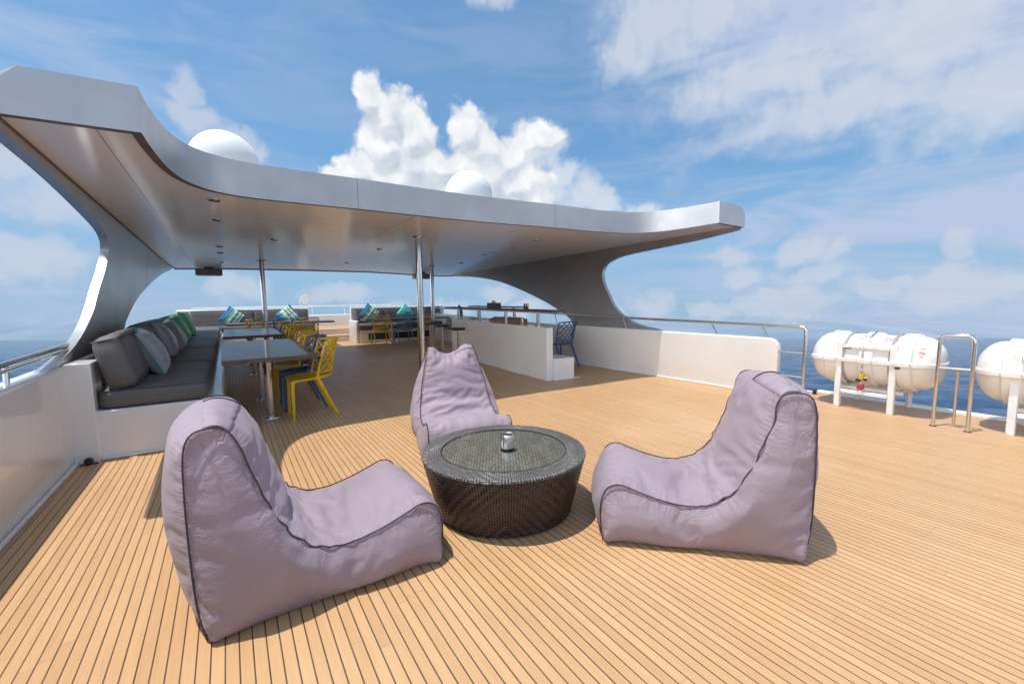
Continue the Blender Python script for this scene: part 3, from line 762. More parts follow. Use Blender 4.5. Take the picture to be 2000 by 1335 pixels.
# drain hole at the foot of the corner
SC = thing('deck_drain', 'small black drain stub at the foot of the white bench corner', 'drain', (-1.06, 4.94, .03))
b_ = MB(); b_.lathe([(.012, -.02), (.028, -.02), (.03, .012), (.02, .014)], 16, axis='y'); b_.build('pipe_stub', M['black'], SC)
b_ = MB(); b_.box((-.05, -.02, -.026), (.06, .012, -.018)); b_.build('plate', M['darksteel'], SC)

def puff_box(lx, ly, lz, res=14, puff=.02, rnd=.045, seed=0, wr=.004):
    """upholstered cushion centred at the origin, sits on z=0"""
    b = MB(); hx, hy, hz = lx/2, ly/2, lz/2
    nx, ny, nz = max(4, int(lx/.06)), max(4, int(ly/.06)), 6
    def shape(p):
        x, y, z = p
        q_ = Vector((max(-hx+rnd, min(hx-rnd, x)), max(-hy+rnd, min(hy-rnd, y)), max(-hz+rnd, min(hz-rnd, z))))
        d = Vector((x, y, z))-q_
        if d.length > 1e-9: d = d.normalized()*rnd
        r = q_+d
        fx, fy, fz = 1-(x/hx)**2, 1-(y/hy)**2, 1-(z/hz)**2
        if abs(z) > hz-1e-6: r.z += math.copysign(puff*max(0, fx*fy)**.5, z) if z > 0 else 0
        if abs(x) > hx-1e-6: r.x += math.copysign(puff*.5*max(0, fy*fz)**.5, x)
        if abs(y) > hy-1e-6: r.y += math.copysign(puff*.5*max(0, fx*fz)**.5, y)
        r += Vector((noise.noise(Vector((x*5+seed, y*5, z*5))), noise.noise(Vector((x*5, y*5+seed+9, z*5))), noise.noise(Vector((x*6, y*6, z*6+seed)))*1.6))*wr
        return r+Vector((0, 0, hz))
    def face(o, u, v, nu, nv): b.grid(lambda a, c: shape(o+u*a+v*c), nu, nv)
    X, Y, Z = Vector((lx, 0, 0)), Vector((0, ly, 0)), Vector((0, 0, lz)); o0 = Vector((-hx, -hy, -hz))
    face(o0, X, Y, nx, ny); face(o0+Z, X, Y, nx, ny); face(o0, X, Z, nx, nz); face(o0+Y, X, Z, nx, nz); face(o0, Y, Z, ny, nz); face(o0+X, Y, Z, ny, nz)
    # piping on the upper and lower outline
    pip = []
    for zz in (lz-rnd*.32, rnd*.32):
        rr = rnd; pts = []
        for cx, cy, a0 in ((hx-rr, hy-rr, 0), (-hx+rr, hy-rr, pi/2), (-hx+rr, -hy+rr, pi), (hx-rr, -hy+rr, 1.5*pi)):
            for i in range(6):
                a = a0+i/5*pi/2; pts.append((cx+(rr*.78)*cos(a), cy+(rr*.78)*sin(a), zz))
        pip.append(pts)
    return b, pip
def cushion(name, label, cat, size, loc, rz=0, rx=0, ry=0, group=None, seed=0, m_='grey', puff=.02, wr=.004):
    b, pip = puff_box(*size, seed=seed, puff=puff, wr=wr)
    o = b.build(name, M[m_], weld=.0008, angle=60)
    tag(o, label, cat, group); o.location = loc; o.rotation_euler = (rx, ry, rz)
    for p in pip: MB().tube(p, .0065, 6, closed=True).build('piping', M['greypipe'], o)
    return o
G_S = 'charcoal seat cushions of the port bench'
edges = [5.03, 6.76, 8.74, 10.55, 12.4, 14.2, 15.6]
lab = ['nearest charcoal seat cushion of the port bench, its front end in full view', 'second charcoal seat cushion from the near end of the port bench',
       'third charcoal seat cushion from the near end of the port bench', 'fourth charcoal seat cushion, in front of the green pillows',
       'fifth charcoal seat cushion of the port bench, beside the farther green pillow', 'last charcoal seat cushion of the port bench, tucked in the far corner']
for i in range(6):
    y0, y1 = edges[i]+.006, edges[i+1]-.006
    cushion('seat_cushion', lab[i], 'cushion', (.77, y1-y0, .172), (-.592, (y0+y1)/2, .431), group=G_S, seed=i*3)
for i, (x0, x1) in enumerate(((-.18, 1.08), (1.1, 2.3))):
    cushion('seat_cushion', ('charcoal seat cushion of the front sofa, the half nearer the corner', 'charcoal seat cushion at the open end of the front sofa')[i], 'cushion',
            (x1-x0, .8, .172), ((x0+x1)/2, 15.66, .431), group='seat cushions of the front port sofa', seed=30+i)
# back cushions lean on the bulwark
G_B = 'charcoal back cushions of the port bench'
bl = ['thick charcoal back cushion standing at the near end of the port bench with zip showing', 'charcoal back cushion half hidden behind the two darker grey pillows',
      'charcoal back cushion behind the mint green pillows', 'charcoal back cushion in the far port corner']
for i, (y0, y1) in enumerate(((5.02, 7.2), (7.25, 9.7), (9.75, 12.4), (12.45, 15.3))):
    o = cushion('back_cushion', bl[i], 'cushion', (.21, y1-y0, .45), (-.80 if i == 0 else -.92, (y0+y1)/2, .608), ry=-radians(13), group=G_B, seed=50+i, puff=.03, wr=.006)
for i, (x0, x1) in enumerate(((-.95, .7), (.72, 2.3))):
    o = cushion('back_cushion', ('long charcoal back cushion of the front sofa in the port corner', 'charcoal back cushion at the open end of the front sofa, below the searchlight')[i], 'cushion',
                (x1-x0, .19, .46), ((x0+x1)/2, 16.42, .60), rx=-radians(9), group='back cushions of the front port sofa', seed=60+i, puff=.03)

def pillow_mesh(w_, h_, th, seed=0, n=22):
    b = MB()
    def f(side):
        def g(u, v):
            x = (u-.5)*2; y = (v-.5)*2
            k = max(0., (1-x*x)*(1-y*y))**.42
            pin = 1-.09*(1-abs(x)**2.5)*abs(y)**4
            pin2 = 1-.09*(1-abs(y)**2.5)*abs(x)**4
            nz = noise.noise(Vector((x*2.3+seed, y*2.3, side*3)))*.014*k+noise.noise(Vector((x*6+seed, y*6, side)))*.007*min(1, k*2)
            rad_ = .011*sin(math.atan2(y, x)*18+seed)*(x*x+y*y)*k
            return Vector((x*w_/2*pin2, side*(th/2*k+nz+rad_)+.0, y*h_/2*pin))
        return g
    b.grid(f(1), n, n); b.grid(f(-1), n, n)
    return b
def pillow(label, m_, size, loc, rot, group=None, seed=0, pipe=None):
    b = pillow_mesh(*size, seed=seed)
    o = b.build('throw_pillow', M[m_], weld=.002, angle=70); tag(o, label, 'pillow', group)
    o.rotation_mode = 'XYZ'; o.location = loc; o.rotation_euler = rot
    sub = o.modifiers.new('smooth', 'SUBSURF'); sub.levels = 1; sub.render_levels = 1
    if pipe:
        w_, h_ = size[0]/2, size[1]/2; pts = []
        for i in range(80):
            t_ = i/80*4; e = int(t_); s_ = (t_-e)*2-1
            x, y = [(s_, -1), (1, s_), (-s_, 1), (-1, -s_)][e]
            pin = 1-.09*(1-abs(x)**2.5)*abs(y)**4; pin2 = 1-.09*(1-abs(y)**2.5)*abs(x)**4
            pts.append((x*w_*pin2, 0, y*h_*pin))
        MB().tube(pts, .006, 6, closed=True).build('piping', M[pipe], o)
    return o
# pillow local: width x, thickness y, height z
pillow('pale silver satin pillow with teal piping, nearest on the port bench', 'satinlight', (.48, .50, .25), (-.70, 5.86, .845), (radians(-25), radians(-5), radians(96)), 'grey satin pillows', 1, 'tealpipe')
pillow('dark grey satin pillow leaning between the silver one and the next grey one', 'satin', (.47, .50, .25), (-.73, 7.35, .85), (radians(-22), radians(6), radians(90)), 'grey satin pillows', 2)
pillow('grey satin pillow leaning just in front of the green pillows', 'satin', (.50, .52, .23), (-.72, 8.55, .845), (radians(-26), radians(-6), radians(86)), 'grey satin pillows', 3)
pillow('mint green pillow right behind the grey pillows on the port bench', 'greenfab', (.52, .56, .24), (-.77, 10.25, .86), (radians(-26), radians(-6), radians(90)), 'mint green pillows', 4)
pillow('mint green pillow farther along the port bench, half behind the other', 'greenfab', (.52, .58, .24), (-.77, 11.9, .87), (radians(-24), radians(4), radians(88)), 'mint green pillows', 5)
pillow('blue green striped pillow tipped on its corner in the port front corner', 'stripes', (.56, .56, .17), (.12, 15.62, .86), (radians(-16), radians(38), radians(6)), 'striped pillows', 6)
pillow('blue green striped pillow tipped on its corner near the end of the front sofa', 'stripes', (.56, .56, .17), (1.62, 15.66, .88), (radians(-16), radians(-38), radians(-4)), 'striped pillows', 7)

# ------------------------------------------------------------------ dining tables
def table(label, x0, x1, y0, y1, legs, z=.75):
    cx, cy = (x0+x1)/2, (y0+y1)/2
    t = thing('dining_table', label, 'table', (cx, cy, 0), group='dark wood dining tables')
    b = MB(); b.box((x0-cx, y0-cy, z-.048), (x1-cx, y1-cy, z)); b.build('tabletop', M['wenge'], t, bevel=.004)
    for lx, ly in legs:
        b = MB(); b.cyl((lx-cx, ly-cy, .012), (lx-cx, ly-cy, z-.055), .042, seg=24)
        b.lathe([(.095, 0), (.09, .012), (.045, .02)], 24, (lx-cx, ly-cy, 0)); b.lathe([(.045, z-.07), (.09, z-.062), (.09, z-.049)], 24, (lx-cx, ly-cy, 0))
        b.build('leg', M['steel'], t)
table('dark wood dining table nearest the camera beside the port bench', -.085, .80, 5.29, 7.78, ((.35, 5.73), (.33, 6.85)))
table('dark wood dining table standing behind the nearest one along the port bench', -.095, .83, 8.92, 11.3, ((.36, 9.3), (.36, 10.9)))
table('long dark wood table in front of the front port sofa with striped pillows', -.05, 2.62, 13.62, 14.45, ((.5, 14.0), (2.1, 14.0)))
table('dark wood table in front of the starboard front sofa', 3.36, 6.0, 13.02, 13.65, ((4.22, 13.35), (5.5, 13.35)), z=.775)

# ------------------------------------------------------------------ lattice chairs
def chair_parts(m_):
    """origin on the floor under the seat centre, sitter faces +x"""
    t = thing('lattice_chair', 'x', 'chair', (0, 0, 0))
    def seat(u, v):
        x = .235-.46*u; y = (v-.5)*2
        wdt = .215+.01*sin(pi*u)
        yy = y*wdt*sqrt(max(.06, 1-max(0, (u-.50)/.515)**2.4))
        z = .462-.022*(1-y*y)*sin(pi*min(1, u*1.05))+.012*(1-u)**6*-2+.02*u*u*abs(y)**3
        return Vector((x, yy, z))
    b = MB(); b.grid(seat, 12, 12); b.grid(lambda u, v: seat(u, v)-Vector((0, 0, .016)), 12, 12)
    rim = [seat(0, i/12) for i in range(13)]+[seat(i/12, 1) for i in range(1, 13)]+[seat(1, 1-i/12) for i in range(1, 13)]+[seat(1-i/12, 0) for i in range(1, 12)]
    b.tube([p-Vector((0, 0, .008)) for p in rim], .0125, 6, closed=True)
    b.build('seat', M[m_], t, angle=50)
    def back(a, h):
        """a in -1..1 across, h in 0..1 up"""
        hw = .212+.022*h
        x = -.235-.055*h-.03*h*h+.19*abs(a)**2.2*(1-.12*h); y = a*hw
        z = .475+.415*h-.02*abs(a)**3*h
        return Vector((x, y, z))
    b = MB()
    fr_ = [back(-1+2*i/14, 1) for i in range(15)]; L = [back(-1, i/8) for i in range(9)]; Rr = [back(1, i/8) for i in range(9)]
    b.tube(L[:-1]+fr_+Rr[::-1][1:], .013, 8); b.tube([back(-1+2*i/14, .12) for i in range(15)], .011, 6)
    b.tube([back(-1+2*i/14, .0) for i in range(15)], .012, 6)
    b.build('back_frame', M[m_], t)
    b = MB()
    nd = 7
    for k in range(-3, nd+1):
        for sg in (1, -1):
            pts = []
            for i in range(13):
                h = .12+.88*i/12; a = sg*(-1+2*(k+ (h-.12)/.88*3.2)/nd)
                if -1 <= a <= 1: pts.append(back(a, h))
            if len(pts) > 1: b.tube(pts, .0088, 4, caps=False)
    b.build('back_lattice', M[m_], t)
    for sy in (-1, 1):
        b = MB(); b.tube([(.19, sy*.20, .452), (.215, sy*.213, .40), (.222, sy*.222, .0)], [.020, .021, .017], 8, squash=.9); b.build('leg', M[m_], t)
        b = MB(); b.tube([back(sy, .10), back(sy, .0), (-.075, sy*.217, .40), (-.250, sy*.228, .0)], [.013, .018, .021, .016], 8, squash=.9); b.build('leg', M[m_], t)
    return t
GC = 'yellow and blue lattice chairs'
protos = {}
def chair(col, x, y, face, label):
    """face: direction the sitter looks, radians from +x"""
    if col not in protos: t = protos[col] = chair_parts(col)
    else: t = copy_tree(protos[col])
    t.location = (x, y, 0); t.rotation_euler = (0, 0, face); t['label'] = label; t['group'] = GC
W = pi
chair('yellow', .775, 5.615, W, 'mustard yellow lattice chair nearest the camera, at the end of the first table')
chair('blue', .74, 6.15, W+.03, 'slate blue lattice chair between two yellow ones at the nearest table')
chair('yellow', .74, 6.84, W-.03, 'mustard lattice chair just behind the blue one at the nearest table')
chair('yellow', .76, 7.42, W+.02, 'mustard lattice chair at the far end of the nearest table')
chair('yellow', .80, 9.1, W, 'mustard lattice chair at the near end of the second table')
chair('yellow', .80, 9.68, W-.02, 'second mustard lattice chair along the second table')
chair('blue', .80, 10.28, W, 'slate blue lattice chair along the second table')
chair('yellow', .82, 10.9, W, 'mustard lattice chair at the far end of the second table')
chair('yellow', .60, 13.15, pi/2, 'mustard lattice chair backing onto the dining tables, left of the steel pole')
chair('blue', 1.22, 13.2, pi/2, 'dark blue lattice chair partly behind the steel pole at the long front table')
chair('yellow', 1.86, 13.15, pi/2-.06, 'mustard lattice chair at the end of the long front table nearest the steps')
chair('yellow', 3.72, 12.82, pi/2, 'sunlit yellow lattice chair by the starboard front sofa, nearest the steps')
chair('paleblue', 4.38, 12.72, pi/2, 'pale blue lattice chair between the yellow ones by the starboard front sofa')
chair('yellow', 5.10, 12.70, pi/2, 'yellow lattice chair behind the bar stools, beside the steel poles')
chair('blue', 5.42, 6.62, pi/2+.15, 'lone blue lattice chair behind the bar plinth beside the bulwark')

# ------------------------------------------------------------------ starboard front sofa
SOFA = thing('sofa_base', 'white sofa base with a dark recessed panel, starboard front', 'sofa', (0, 0, 0))
b_ = MB(); b_.box((3.40, 13.95, -.006), (6.35, 14.9, .41)); b_.build('plinth', M['white'], SOFA, bevel=.03, seg=3)
b_ = MB(); b_.box((3.66, 13.935, .09), (6.2, 13.948, .30)); b_.build('dark_panel', M['seatpad'], SOFA)
b_ = MB(); b_.box((3.30, 13.98, -.006), (3.395, 14.95, .70)); b_.build('arm_wall', M['white'], SOFA, bevel=.03, seg=3)
b_ = MB(); b_.box((3.34, 14.75, .41), (6.6, 14.95, 1.115)); b_.build('sofa_back', M['white'], SOFA, bevel=.03, seg=3)
b_ = MB(); b_.box((5.75, 9.9, -.006), (5.98, 13.93, .41)); b_.build('side_plinth', M['white'], SOFA, bevel=.03, seg=3)
for i, (x0, x1) in enumerate(((3.38, 4.72), (4.74, 6.3))):
    cushion('seat_cushion', ('charcoal seat cushion of the starboard front sofa at the step end', 'charcoal seat cushion of the starboard front sofa behind the steel poles')[i], 'cushion',
            (x1-x0, .8, .17), ((x0+x1)/2, 14.29, .411), group='seat cushions of the starboard sofa', seed=70+i)
for i, (x0, x1) in enumerate(((3.44, 4.36), (4.38, 5.4), (5.42, 6.4))):
    cushion('back_cushion', ('charcoal back cushion behind the striped pillow on the starboard sofa', 'charcoal back cushion behind the aqua pillow on the starboard sofa',
             'charcoal back cushion at the bar end of the starboard sofa')[i], 'cushion', (x1-x0-.01, .17, .47), ((x0+x1)/2, 14.60, .585), rx=-radians(8), group='back cushions of the starboard sofa', seed=80+i, puff=.025)
cushion('back_cushion', 'pale grey side cushion beyond the bar end, against the starboard bulwark', 'cushion', (.14, 1.5, .45), (5.84, 13.1, .585), ry=radians(8), group='back cushions of the starboard sofa', seed=90, m_='lightgrey') if False else None
pillow('striped pillow tipped on its corner on the starboard sofa', 'stripes', (.54, .54, .17), (3.80, 14.22, .90), (radians(-14), radians(40), radians(0)), 'striped pillows', 11)
pillow('plain aqua pillow tipped on its corner on the starboard sofa, beside the pole', 'aqua', (.52, .52, .17), (4.98, 14.22, .88), (radians(-14), radians(44), 0), None, 12)
pillow('striped pillow leaning behind the bar under the bar rail', 'stripes', (.50, .50, .17), (5.70, 11.6, .86), (radians(-8), radians(60), radians(60)), 'striped pillows', 13)
b_ = MB(); b_.box((5.62, 10.6, .41), (5.95, 12.6, .60)); o = b_.build('seat_cushion', M['grey'], bevel=.05, seg=4); tag(o, 'charcoal seat cushion behind the bar, below the striped pillow', 'cushion')

# ------------------------------------------------------------------ bar
BAR = thing('bar_counter', 'curved white bar counter with stepped plinth and dark wood rail on posts', 'bar', (0, 0, 0))
bx = lambda y: 4.275+.068*(y-5.6)+.006*max(0, y-8.5)**2
ys = [5.6+.2*i for i in range(22)]
poly = [(bx(y), y) for y in ys]+[(bx(y)+.13, y) for y in ys[::-1]]
b_ = MB(); b_.prism([(x, y) for x, y in poly], -.006, .858); b_.build('front_wall', M['white'], BAR, bevel=.006)
b_ = MB(); b_.prism([(bx(y)+.132, y) for y in ys if y > 6.9]+[(bx(y)+.75, y) for y in ys[::-1] if y > 6.9], .70, .80); b_.build('worktop', M['white'], BAR, bevel=.01)
b_ = MB(); b_.prism([(bx(y)+.132, y) for y in ys if y > 7.1]+[(bx(y)+.70, y) for y in ys[::-1] if y > 7.1], .0, .698); b_.build('cabinet', M['white'], BAR)
b_ = MB(); b_.box((4.41, 5.565, -.006), (4.83, 6.05, .35)); b_.build('plinth', M['white'], BAR, bevel=.006)
b_ = MB(); b_.prism([(bx(y)-.03, y) for y in ys if y > 6.2]+[(bx(y)-.002, y) for y in ys[::-1] if y > 6.2], .002, .012); b_.box((4.40, 5.53, .002), (4.93, 5.562, .012)); b_.build('base_trim', M['whitemetal'], BAR)
ry_ = [5.38+.24*i for i in range(21)]
cx_ = lambda y: bx(y)+.075
b_ = MB(); b_.prism([(cx_(y)-.12, y) for y in ry_]+[(cx_(y)+.12, y) for y in ry_[::-1]], 1.112, 1.148); b_.build('rail_top', M['darkwood'], BAR, bevel=.005)
for y in (5.94, 7.09, 8.26, 9.46):
    b_ = MB(); b_.cyl((cx_(y)-.01, y, .862), (cx_(y)-.01, y, 1.111), .03, seg=20); b_.lathe([(.05, .8585), (.048, .866), (.031, .87)], 20, (cx_(y)-.01, y, 0)); b_.build('rail_post', M['steel'], BAR)
BAR2 = thing('back_bar', 'farther dark wood bar top on posts behind the white counter', 'bar', (0, 0, 0))
b_ = MB(); b_.prism([(5.55, 8.3), (5.75, 8.3), (5.80, 10.9), (5.60, 10.9)], 1.118, 1.148); b_.build('rail_top', M['darkwood'], BAR2, bevel=.005)
for y in (8.7, 10.4):
    b_ = MB(); b_.cyl((5.68, y, .0), (5.68, y, 1.117), .028, seg=18); b_.build('rail_post', M['steel'], BAR2)
# things on the bar
TB = thing('tissue_box', 'dark wood tissue box on the bar rail', 'tissue box', (cx_(7.6), 7.6, 1.149), .2)
b_ = MB(); b_.box((-.085, -.12, 0), (.085, .12, .105)); b_.build('box', M['darkwood'], TB, bevel=.004)
b_ = MB(); b_.grid(lambda u, v: Vector(((u-.5)*.05, (v-.5)*.08+.01*sin(u*9), .104+.05*sin(pi*v)*(.7+.3*cos(u*7)))), 8, 8); b_.build('tissue', M['labelwhite'], TB)
CUP = tag(MB().lathe([(.038, 0), (.045, .01), (.045, .10), (.040, .10), (.038, .012), (.001, .012)], 24).build('tumbler', M['steel'], bevel=0), 'squat steel tumbler on the bar rail', 'tumbler')
CUP.location = (cx_(6.35), 6.35, 1.149)
CR = thing('wooden_crate', 'brown wooden crate with a carry hole on the bar worktop', 'crate', (4.78, 7.55, .802), .15)
b_ = MB(); b_.box((-.15, -.42, 0), (.15, .42, .015)); b_.box((-.15, -.42, .0155), (-.135, .42, .13)); b_.box((.135, -.42, .0155), (.15, .42, .13)); b_.box((-.134, -.42, .0155), (.134, -.405, .13)); b_.box((-.134, .405, .0155), (.134, .42, .13)); b_.build('tray', M['crate'], CR, bevel=.003)
b_ = MB(); b_.box((-.04, -.4215, .07), (.04, -.4203, .10)); b_.build('carry_hole', M['black'], CR)
NAP = MB(); NAP.grid(lambda u, v: Vector(((u-.5)*.25, (v-.5)*.78, .135+.03*noise.noise(Vector((u*6, v*16, 2)))+.02*sin(pi*u))), 10, 28)
o = tag(NAP.build('cloth_bundle', M['crate3'] if 'crate3' in M else M['mauve'], smooth=True), 'greyish cloth bundle lying in the brown crate', 'cloth'); o.location = (4.78, 7.55, .80); o.rotation_euler = (0, 0, .15)
TAP = thing('bar_tap', 'small grey bar tap at the crate end of the worktop', 'tap', (4.78, 7.02, .80))
b_ = MB(); b_.cyl((0, 0, 0), (0, 0, .10), .018); b_.tube([(0, 0, .10), (0, .01, .15), (-.05, .03, .17), (-.10, .03, .14)], .012, 10); b_.build('spout', M['steel'], TAP)
b_ = MB(); b_.tube([(.0, .05, .0), (.0, .05, .11), (.03, .08, .15)], [.018, .016, .012], 10); b_.build('handle', M['steel'], TAP)

def stool(x, y, label):
    t = thing('bar_stool', label, 'stool', (x, y, 0), group='round bar stools')
    MB().lathe([(.001, .675), (.14, .676), (.15, .685), (.152, .715), (.145, .728), (.001, .732)], 32).build('seat', M['seatpad'], t)
    b = MB(); b.cyl((0, 0, .01), (0, 0, .675), .029, seg=20); b.build('post', M['steel'], t)
    MB().lathe([(.08, 0), (.075, .012), (.03, .016)], 24).build('base_flange', M['steel'], t)
stool(4.12, 8.50, 'black topped steel bar stool nearest the bar end wall, seat clear against white')
stool(4.32, 9.80, 'second black topped bar stool from the white bar end')
stool(4.47, 10.9, 'third bar stool, close beside the steel poles')
stool(4.75, 11.35, 'farthest bar stool, its pale seat just above the third one')

# ------------------------------------------------------------------ life rafts
def raft_parts():
    t = thing('liferaft_canister', 'x', 'life raft', (6.42, 2.0, .57))
    Lh = .60; R = .295
    def prof(t_):  # half length profile radius by y
        y = abs(t_)
        r = R if y < Lh-.17 else R*sqrt(max(0, 1-((y-(Lh-.17))/.17)**2*.72))
        for c0 in (-.34, 0.0, .34):
            q_ = (t_-c0)/.075
            if abs(q_) < 1: r += .028*min(1, (1-abs(q_))*6)
        return r
    NY = 144; ysamp = [-Lh+2*Lh*i/NY for i in range(NY+1)]
    def half(z0, name, mname):
        b = MB()
        rings = []
        for y in ysamp:
            r = prof(y); rings.append([(r*cos(a), y, r*sin(a)) for a in [z0*pi*k/24 for k in range(25)]])
        b.grid(lambda u, v: rings[round(u*NY)][round(v*24)], NY, 24)
        for e in (0, NY):
            b.bm.faces.new([b.bm.verts.new(p) for p in rings[e]])
        return b.build(name, M[mname], t, weld=.0005, angle=40)
    half(1, 'upper_shell', 'raft'); half(-1, 'lower_shell', 'raft')
    b = MB()
    outl = [(prof(y)+.034, y) for y in ysamp]
    pl = [(x, y) for x, y in outl]+[(-x, y) for x, y in outl[::-1]]
    pl = [(.02, -Lh-.028)]+pl[:NY+1]+[(.02, Lh+.028), (-.02, Lh+.028)]+pl[NY+1:]+[(-.02, -Lh-.028)]
    b.prism(pl, -.020, .024); b.build('joint_flange', M['raft'], t, bevel=.004)
    for c0 in (-.22, .22):
        b = MB(); b.tube([((R+.012)*cos(a), c0, (R+.012)*sin(a)) for a in [pi*.0+2*pi*k/40 for k in range(40)]], .006, 4, closed=True, squash=2.2)
        b.build('lashing_strap', M['strap'], t)
    # printed marks on the inboard upper side (faded, illegible)
    def patch(y0, y1, a0, a1, off=.003, nu=6, nv=4):
        bb = MB(); bb.grid(lambda u, v: Vector((-(prof(y0+(y1-y0)*u)+off)*cos(a0+(a1-a0)*v), y0+(y1-y0)*u, (prof(y0+(y1-y0)*u)+off)*sin(a0+(a1-a0)*v))), nu, nv); return bb
    b = patch(-.245, -.10, radians(52), radians(54)); 
    for (ya, yb, aa, ab) in ((-.245, -.12, 64, 66), (-.245, -.235, 52, 66), (-.215, -.20, 55, 62), (-.19, -.175, 55, 62), (-.175, -.16, 58, 60), (-.15, -.13, 55, 57), (-.15, -.13, 59.5, 61.5)):
        bb = patch(ya, yb, radians(aa), radians(ab), .004); me_ = bpy.data.meshes.new('tmp'); bb.bm.to_mesh(me_); b.bm.from_mesh(me_); bb.bm.free(); bpy.data.meshes.remove(me_)
    for (ya, yb, aa, ab) in ((.02, .10, 60, 61.5), (.04, .12, 56, 57.5), (-.50, -.44, 38, 41), (-.50, -.45, 26, 32), (-.49, -.46, 20, 22)):
        bb = patch(ya, yb, radians(aa), radians(ab), .004); me_ = bpy.data.meshes.new('tmp'); bb.bm.to_mesh(me_); b.bm.from_mesh(me_); bb.bm.free(); bpy.data.meshes.remove(me_)
    b.build('red_print', M['redmark'], t)
    b = patch(.10, .25, radians(24), radians(33)); b.build('label', M['labelwhite'], t)
    b = patch(.15, .25, radians(25), radians(28), .005)
    b.build('label_print', M['bluemark'], t)
    b = MB()
    for y in (-.30,):
        b.box((-R-.045, y-.02, -.05), (-R-.02, y+.02, -.01))
    b.build('latch', M['darksteel'], t)
    return t
M['strap'] = mat('grey_strap', (.35, .33, .31), .6, fn=mottled((.36, .34, .32), (.30, .28, .26), 40))
RA = raft_parts(); RA['label'] = 'whole white life raft canister lying in its cradle on the deck edge'; RA['group'] = 'white life raft canisters'
RB = copy_tree(RA); RB.location = (6.42, .53, .57); RB['label'] = 'white life raft canister cut off by the photo edge'
def cradle_parts():
    t = thing('raft_cradle', 'x', 'cradle', (6.13, 2.0, 0))
    for y in (.255, -.255):
        b = MB(); b.box((-.025, y-.03, 0), (.025, y+.03, .775)); b.build('front_post', M['whitemetal'], t, bevel=.006)
        b = MB(); b.tube([(.59, y, 0), (.59, y, .22), (.50, y, .26)], .03, 4); b.tube([(.03, y, .45), (.14, y, .30), (.27, y, .235), (.40, y, .28), (.50, y, .42)], .022, 4)
        b.build('rear_leg', M['whitemetal'], t)
    b = MB(); b.box((-.02, -.222, .715), (.02, .222, .75)); b.build('top_bar', M['whitemetal'], t, bevel=.004)
    b = MB(); b.box((-.02, -.222, .175), (.02, .222, .215)); b.build('low_bar', M['whitemetal'], t, bevel=.004)
    b = MB(); b.box((.20, -.30, .19), (.24, .30, .232)); b.box((.48, -.30, .19), (.52, .30, .228)); b.build('bearer', M['whitemetal'], t, bevel=.004)
    return t
CA = cradle_parts(); CA['label'] = 'white metal cradle holding the whole life raft'; CA['group'] = 'white raft cradles'
CB = copy_tree(CA); CB.location = (6.13, .59, 0); CB['label'] = 'white metal cradle of the raft at the photo edge'
# hydrostatic release on a chain
HR = thing('raft_release', 'chain with yellow and red release fitting hanging from the cradle bar', 'release', (6.10, 2.02, 0))
b_ = MB()
def link(b, z, rot):
    pts = []
    for k in range(14):
        a = 2*pi*k/14; x = .011*cos(a); zz = .034*sin(a)
        pts.append((x*cos(rot), x*sin(rot), z+zz))
    b.tube(pts, .004, 6, closed=True)
for i, z in enumerate((.70, .64, .58, .52, .46)): link(b_, z, 1.2 if i % 2 else .3)
b_.build('chain', M['steel'], HR)
b_ = MB(); b_.cyl((0, 0, .42), (0, 0, .36), .026); b_.box((-.02, -.07, .375), (.02, -.03, .395)); b_.build('yellow_valve', M['orangeyel'], HR, bevel=.004)
b_ = MB(); b_.cyl((0, .025, .335), (0, .025, .365), .026); b_.cyl((0, -.04, .35), (0, -.04, .38), .018); b_.build('black_cap', M['black'], HR, bevel=.003)
b_ = MB(); b_.cyl((-.02, 0, .27), (.02, 0, .27), .034, seg=24); b_.build('red_unit', M['red'], HR, bevel=.004)
b_ = MB(); b_.cyl((0, 0, .335), (0, 0, .20), .007); b_.cyl((0, 0, .235), (0, 0, .20), .018); b_.build('tail', M['labelwhite'], HR)
# straps over the raft shoulder
BR = thing('raft_bracket', 'small steel shackle plate on the shoulder of the whole raft', 'shackle', (6.22, 2.0, .81))
b_ = MB(); b_.box((-.03, -.035, -.004), (.03, .035, .008)); b_.tube([(0, -.02, .0), (.0, -.012, .04), (0, .012, .04), (0, .02, 0)], .005, 6); b_.build('plate', M['whitemetal'], BR)
b_ = MB(); b_.tube([(0, 0, .03), (.05, -.02, .07), (.11, -.03, .092)], .006, 6); b_.build('hook_arm', M['darksteel'], BR)
# boarding stand with grab bars
GS = thing('grab_rail', 'steel boarding grab rail standing between the two life rafts', 'railing', (5.95, 1.22, 0))
b_ = MB(); b_.tube([(0, .125, 0), (0, .122, .84), (.0, .118, .885), (0, .10, .915), (0, .075, .927), (0, -.075, .93), (0, -.10, .92), (0, -.118, .89), (0, -.122, .85), (0, -.125, 0)], .0165, 14); b_.build('hoop', M['steel'], GS)
b_ = MB(); b_.cyl((0.0, .122, .60), (0.0, -.122, .605), .012, seg=12); b_.build('cross_bar', M['steel'], GS)
b_ = MB(); b_.tube([(.012, 0.01, .59), (.10, .0, .585), (.115, 0, .57), (.118, 0, .0)], .013, 12); b_.build('stub_post', M['steel'], GS)
for y in (.125, -.125): MB().lathe([(.03, 0), (.028, .006), (.018, .008)], 16, (0, y, 0)).build('foot', M['darksteel'], GS)
LM = thing('deck_fitting', 'small black round deck fitting beside the gate rail', 'fitting', (6.62, 2.70, 0))
b_ = MB(); b_.lathe([(.03, 0), (.03, .01), (.022, .015), (.022, .035), (.030, .042), (.030, .052), (.02, .058), (.001, .058)], 20); b_.build('cap', M['black'], LM)

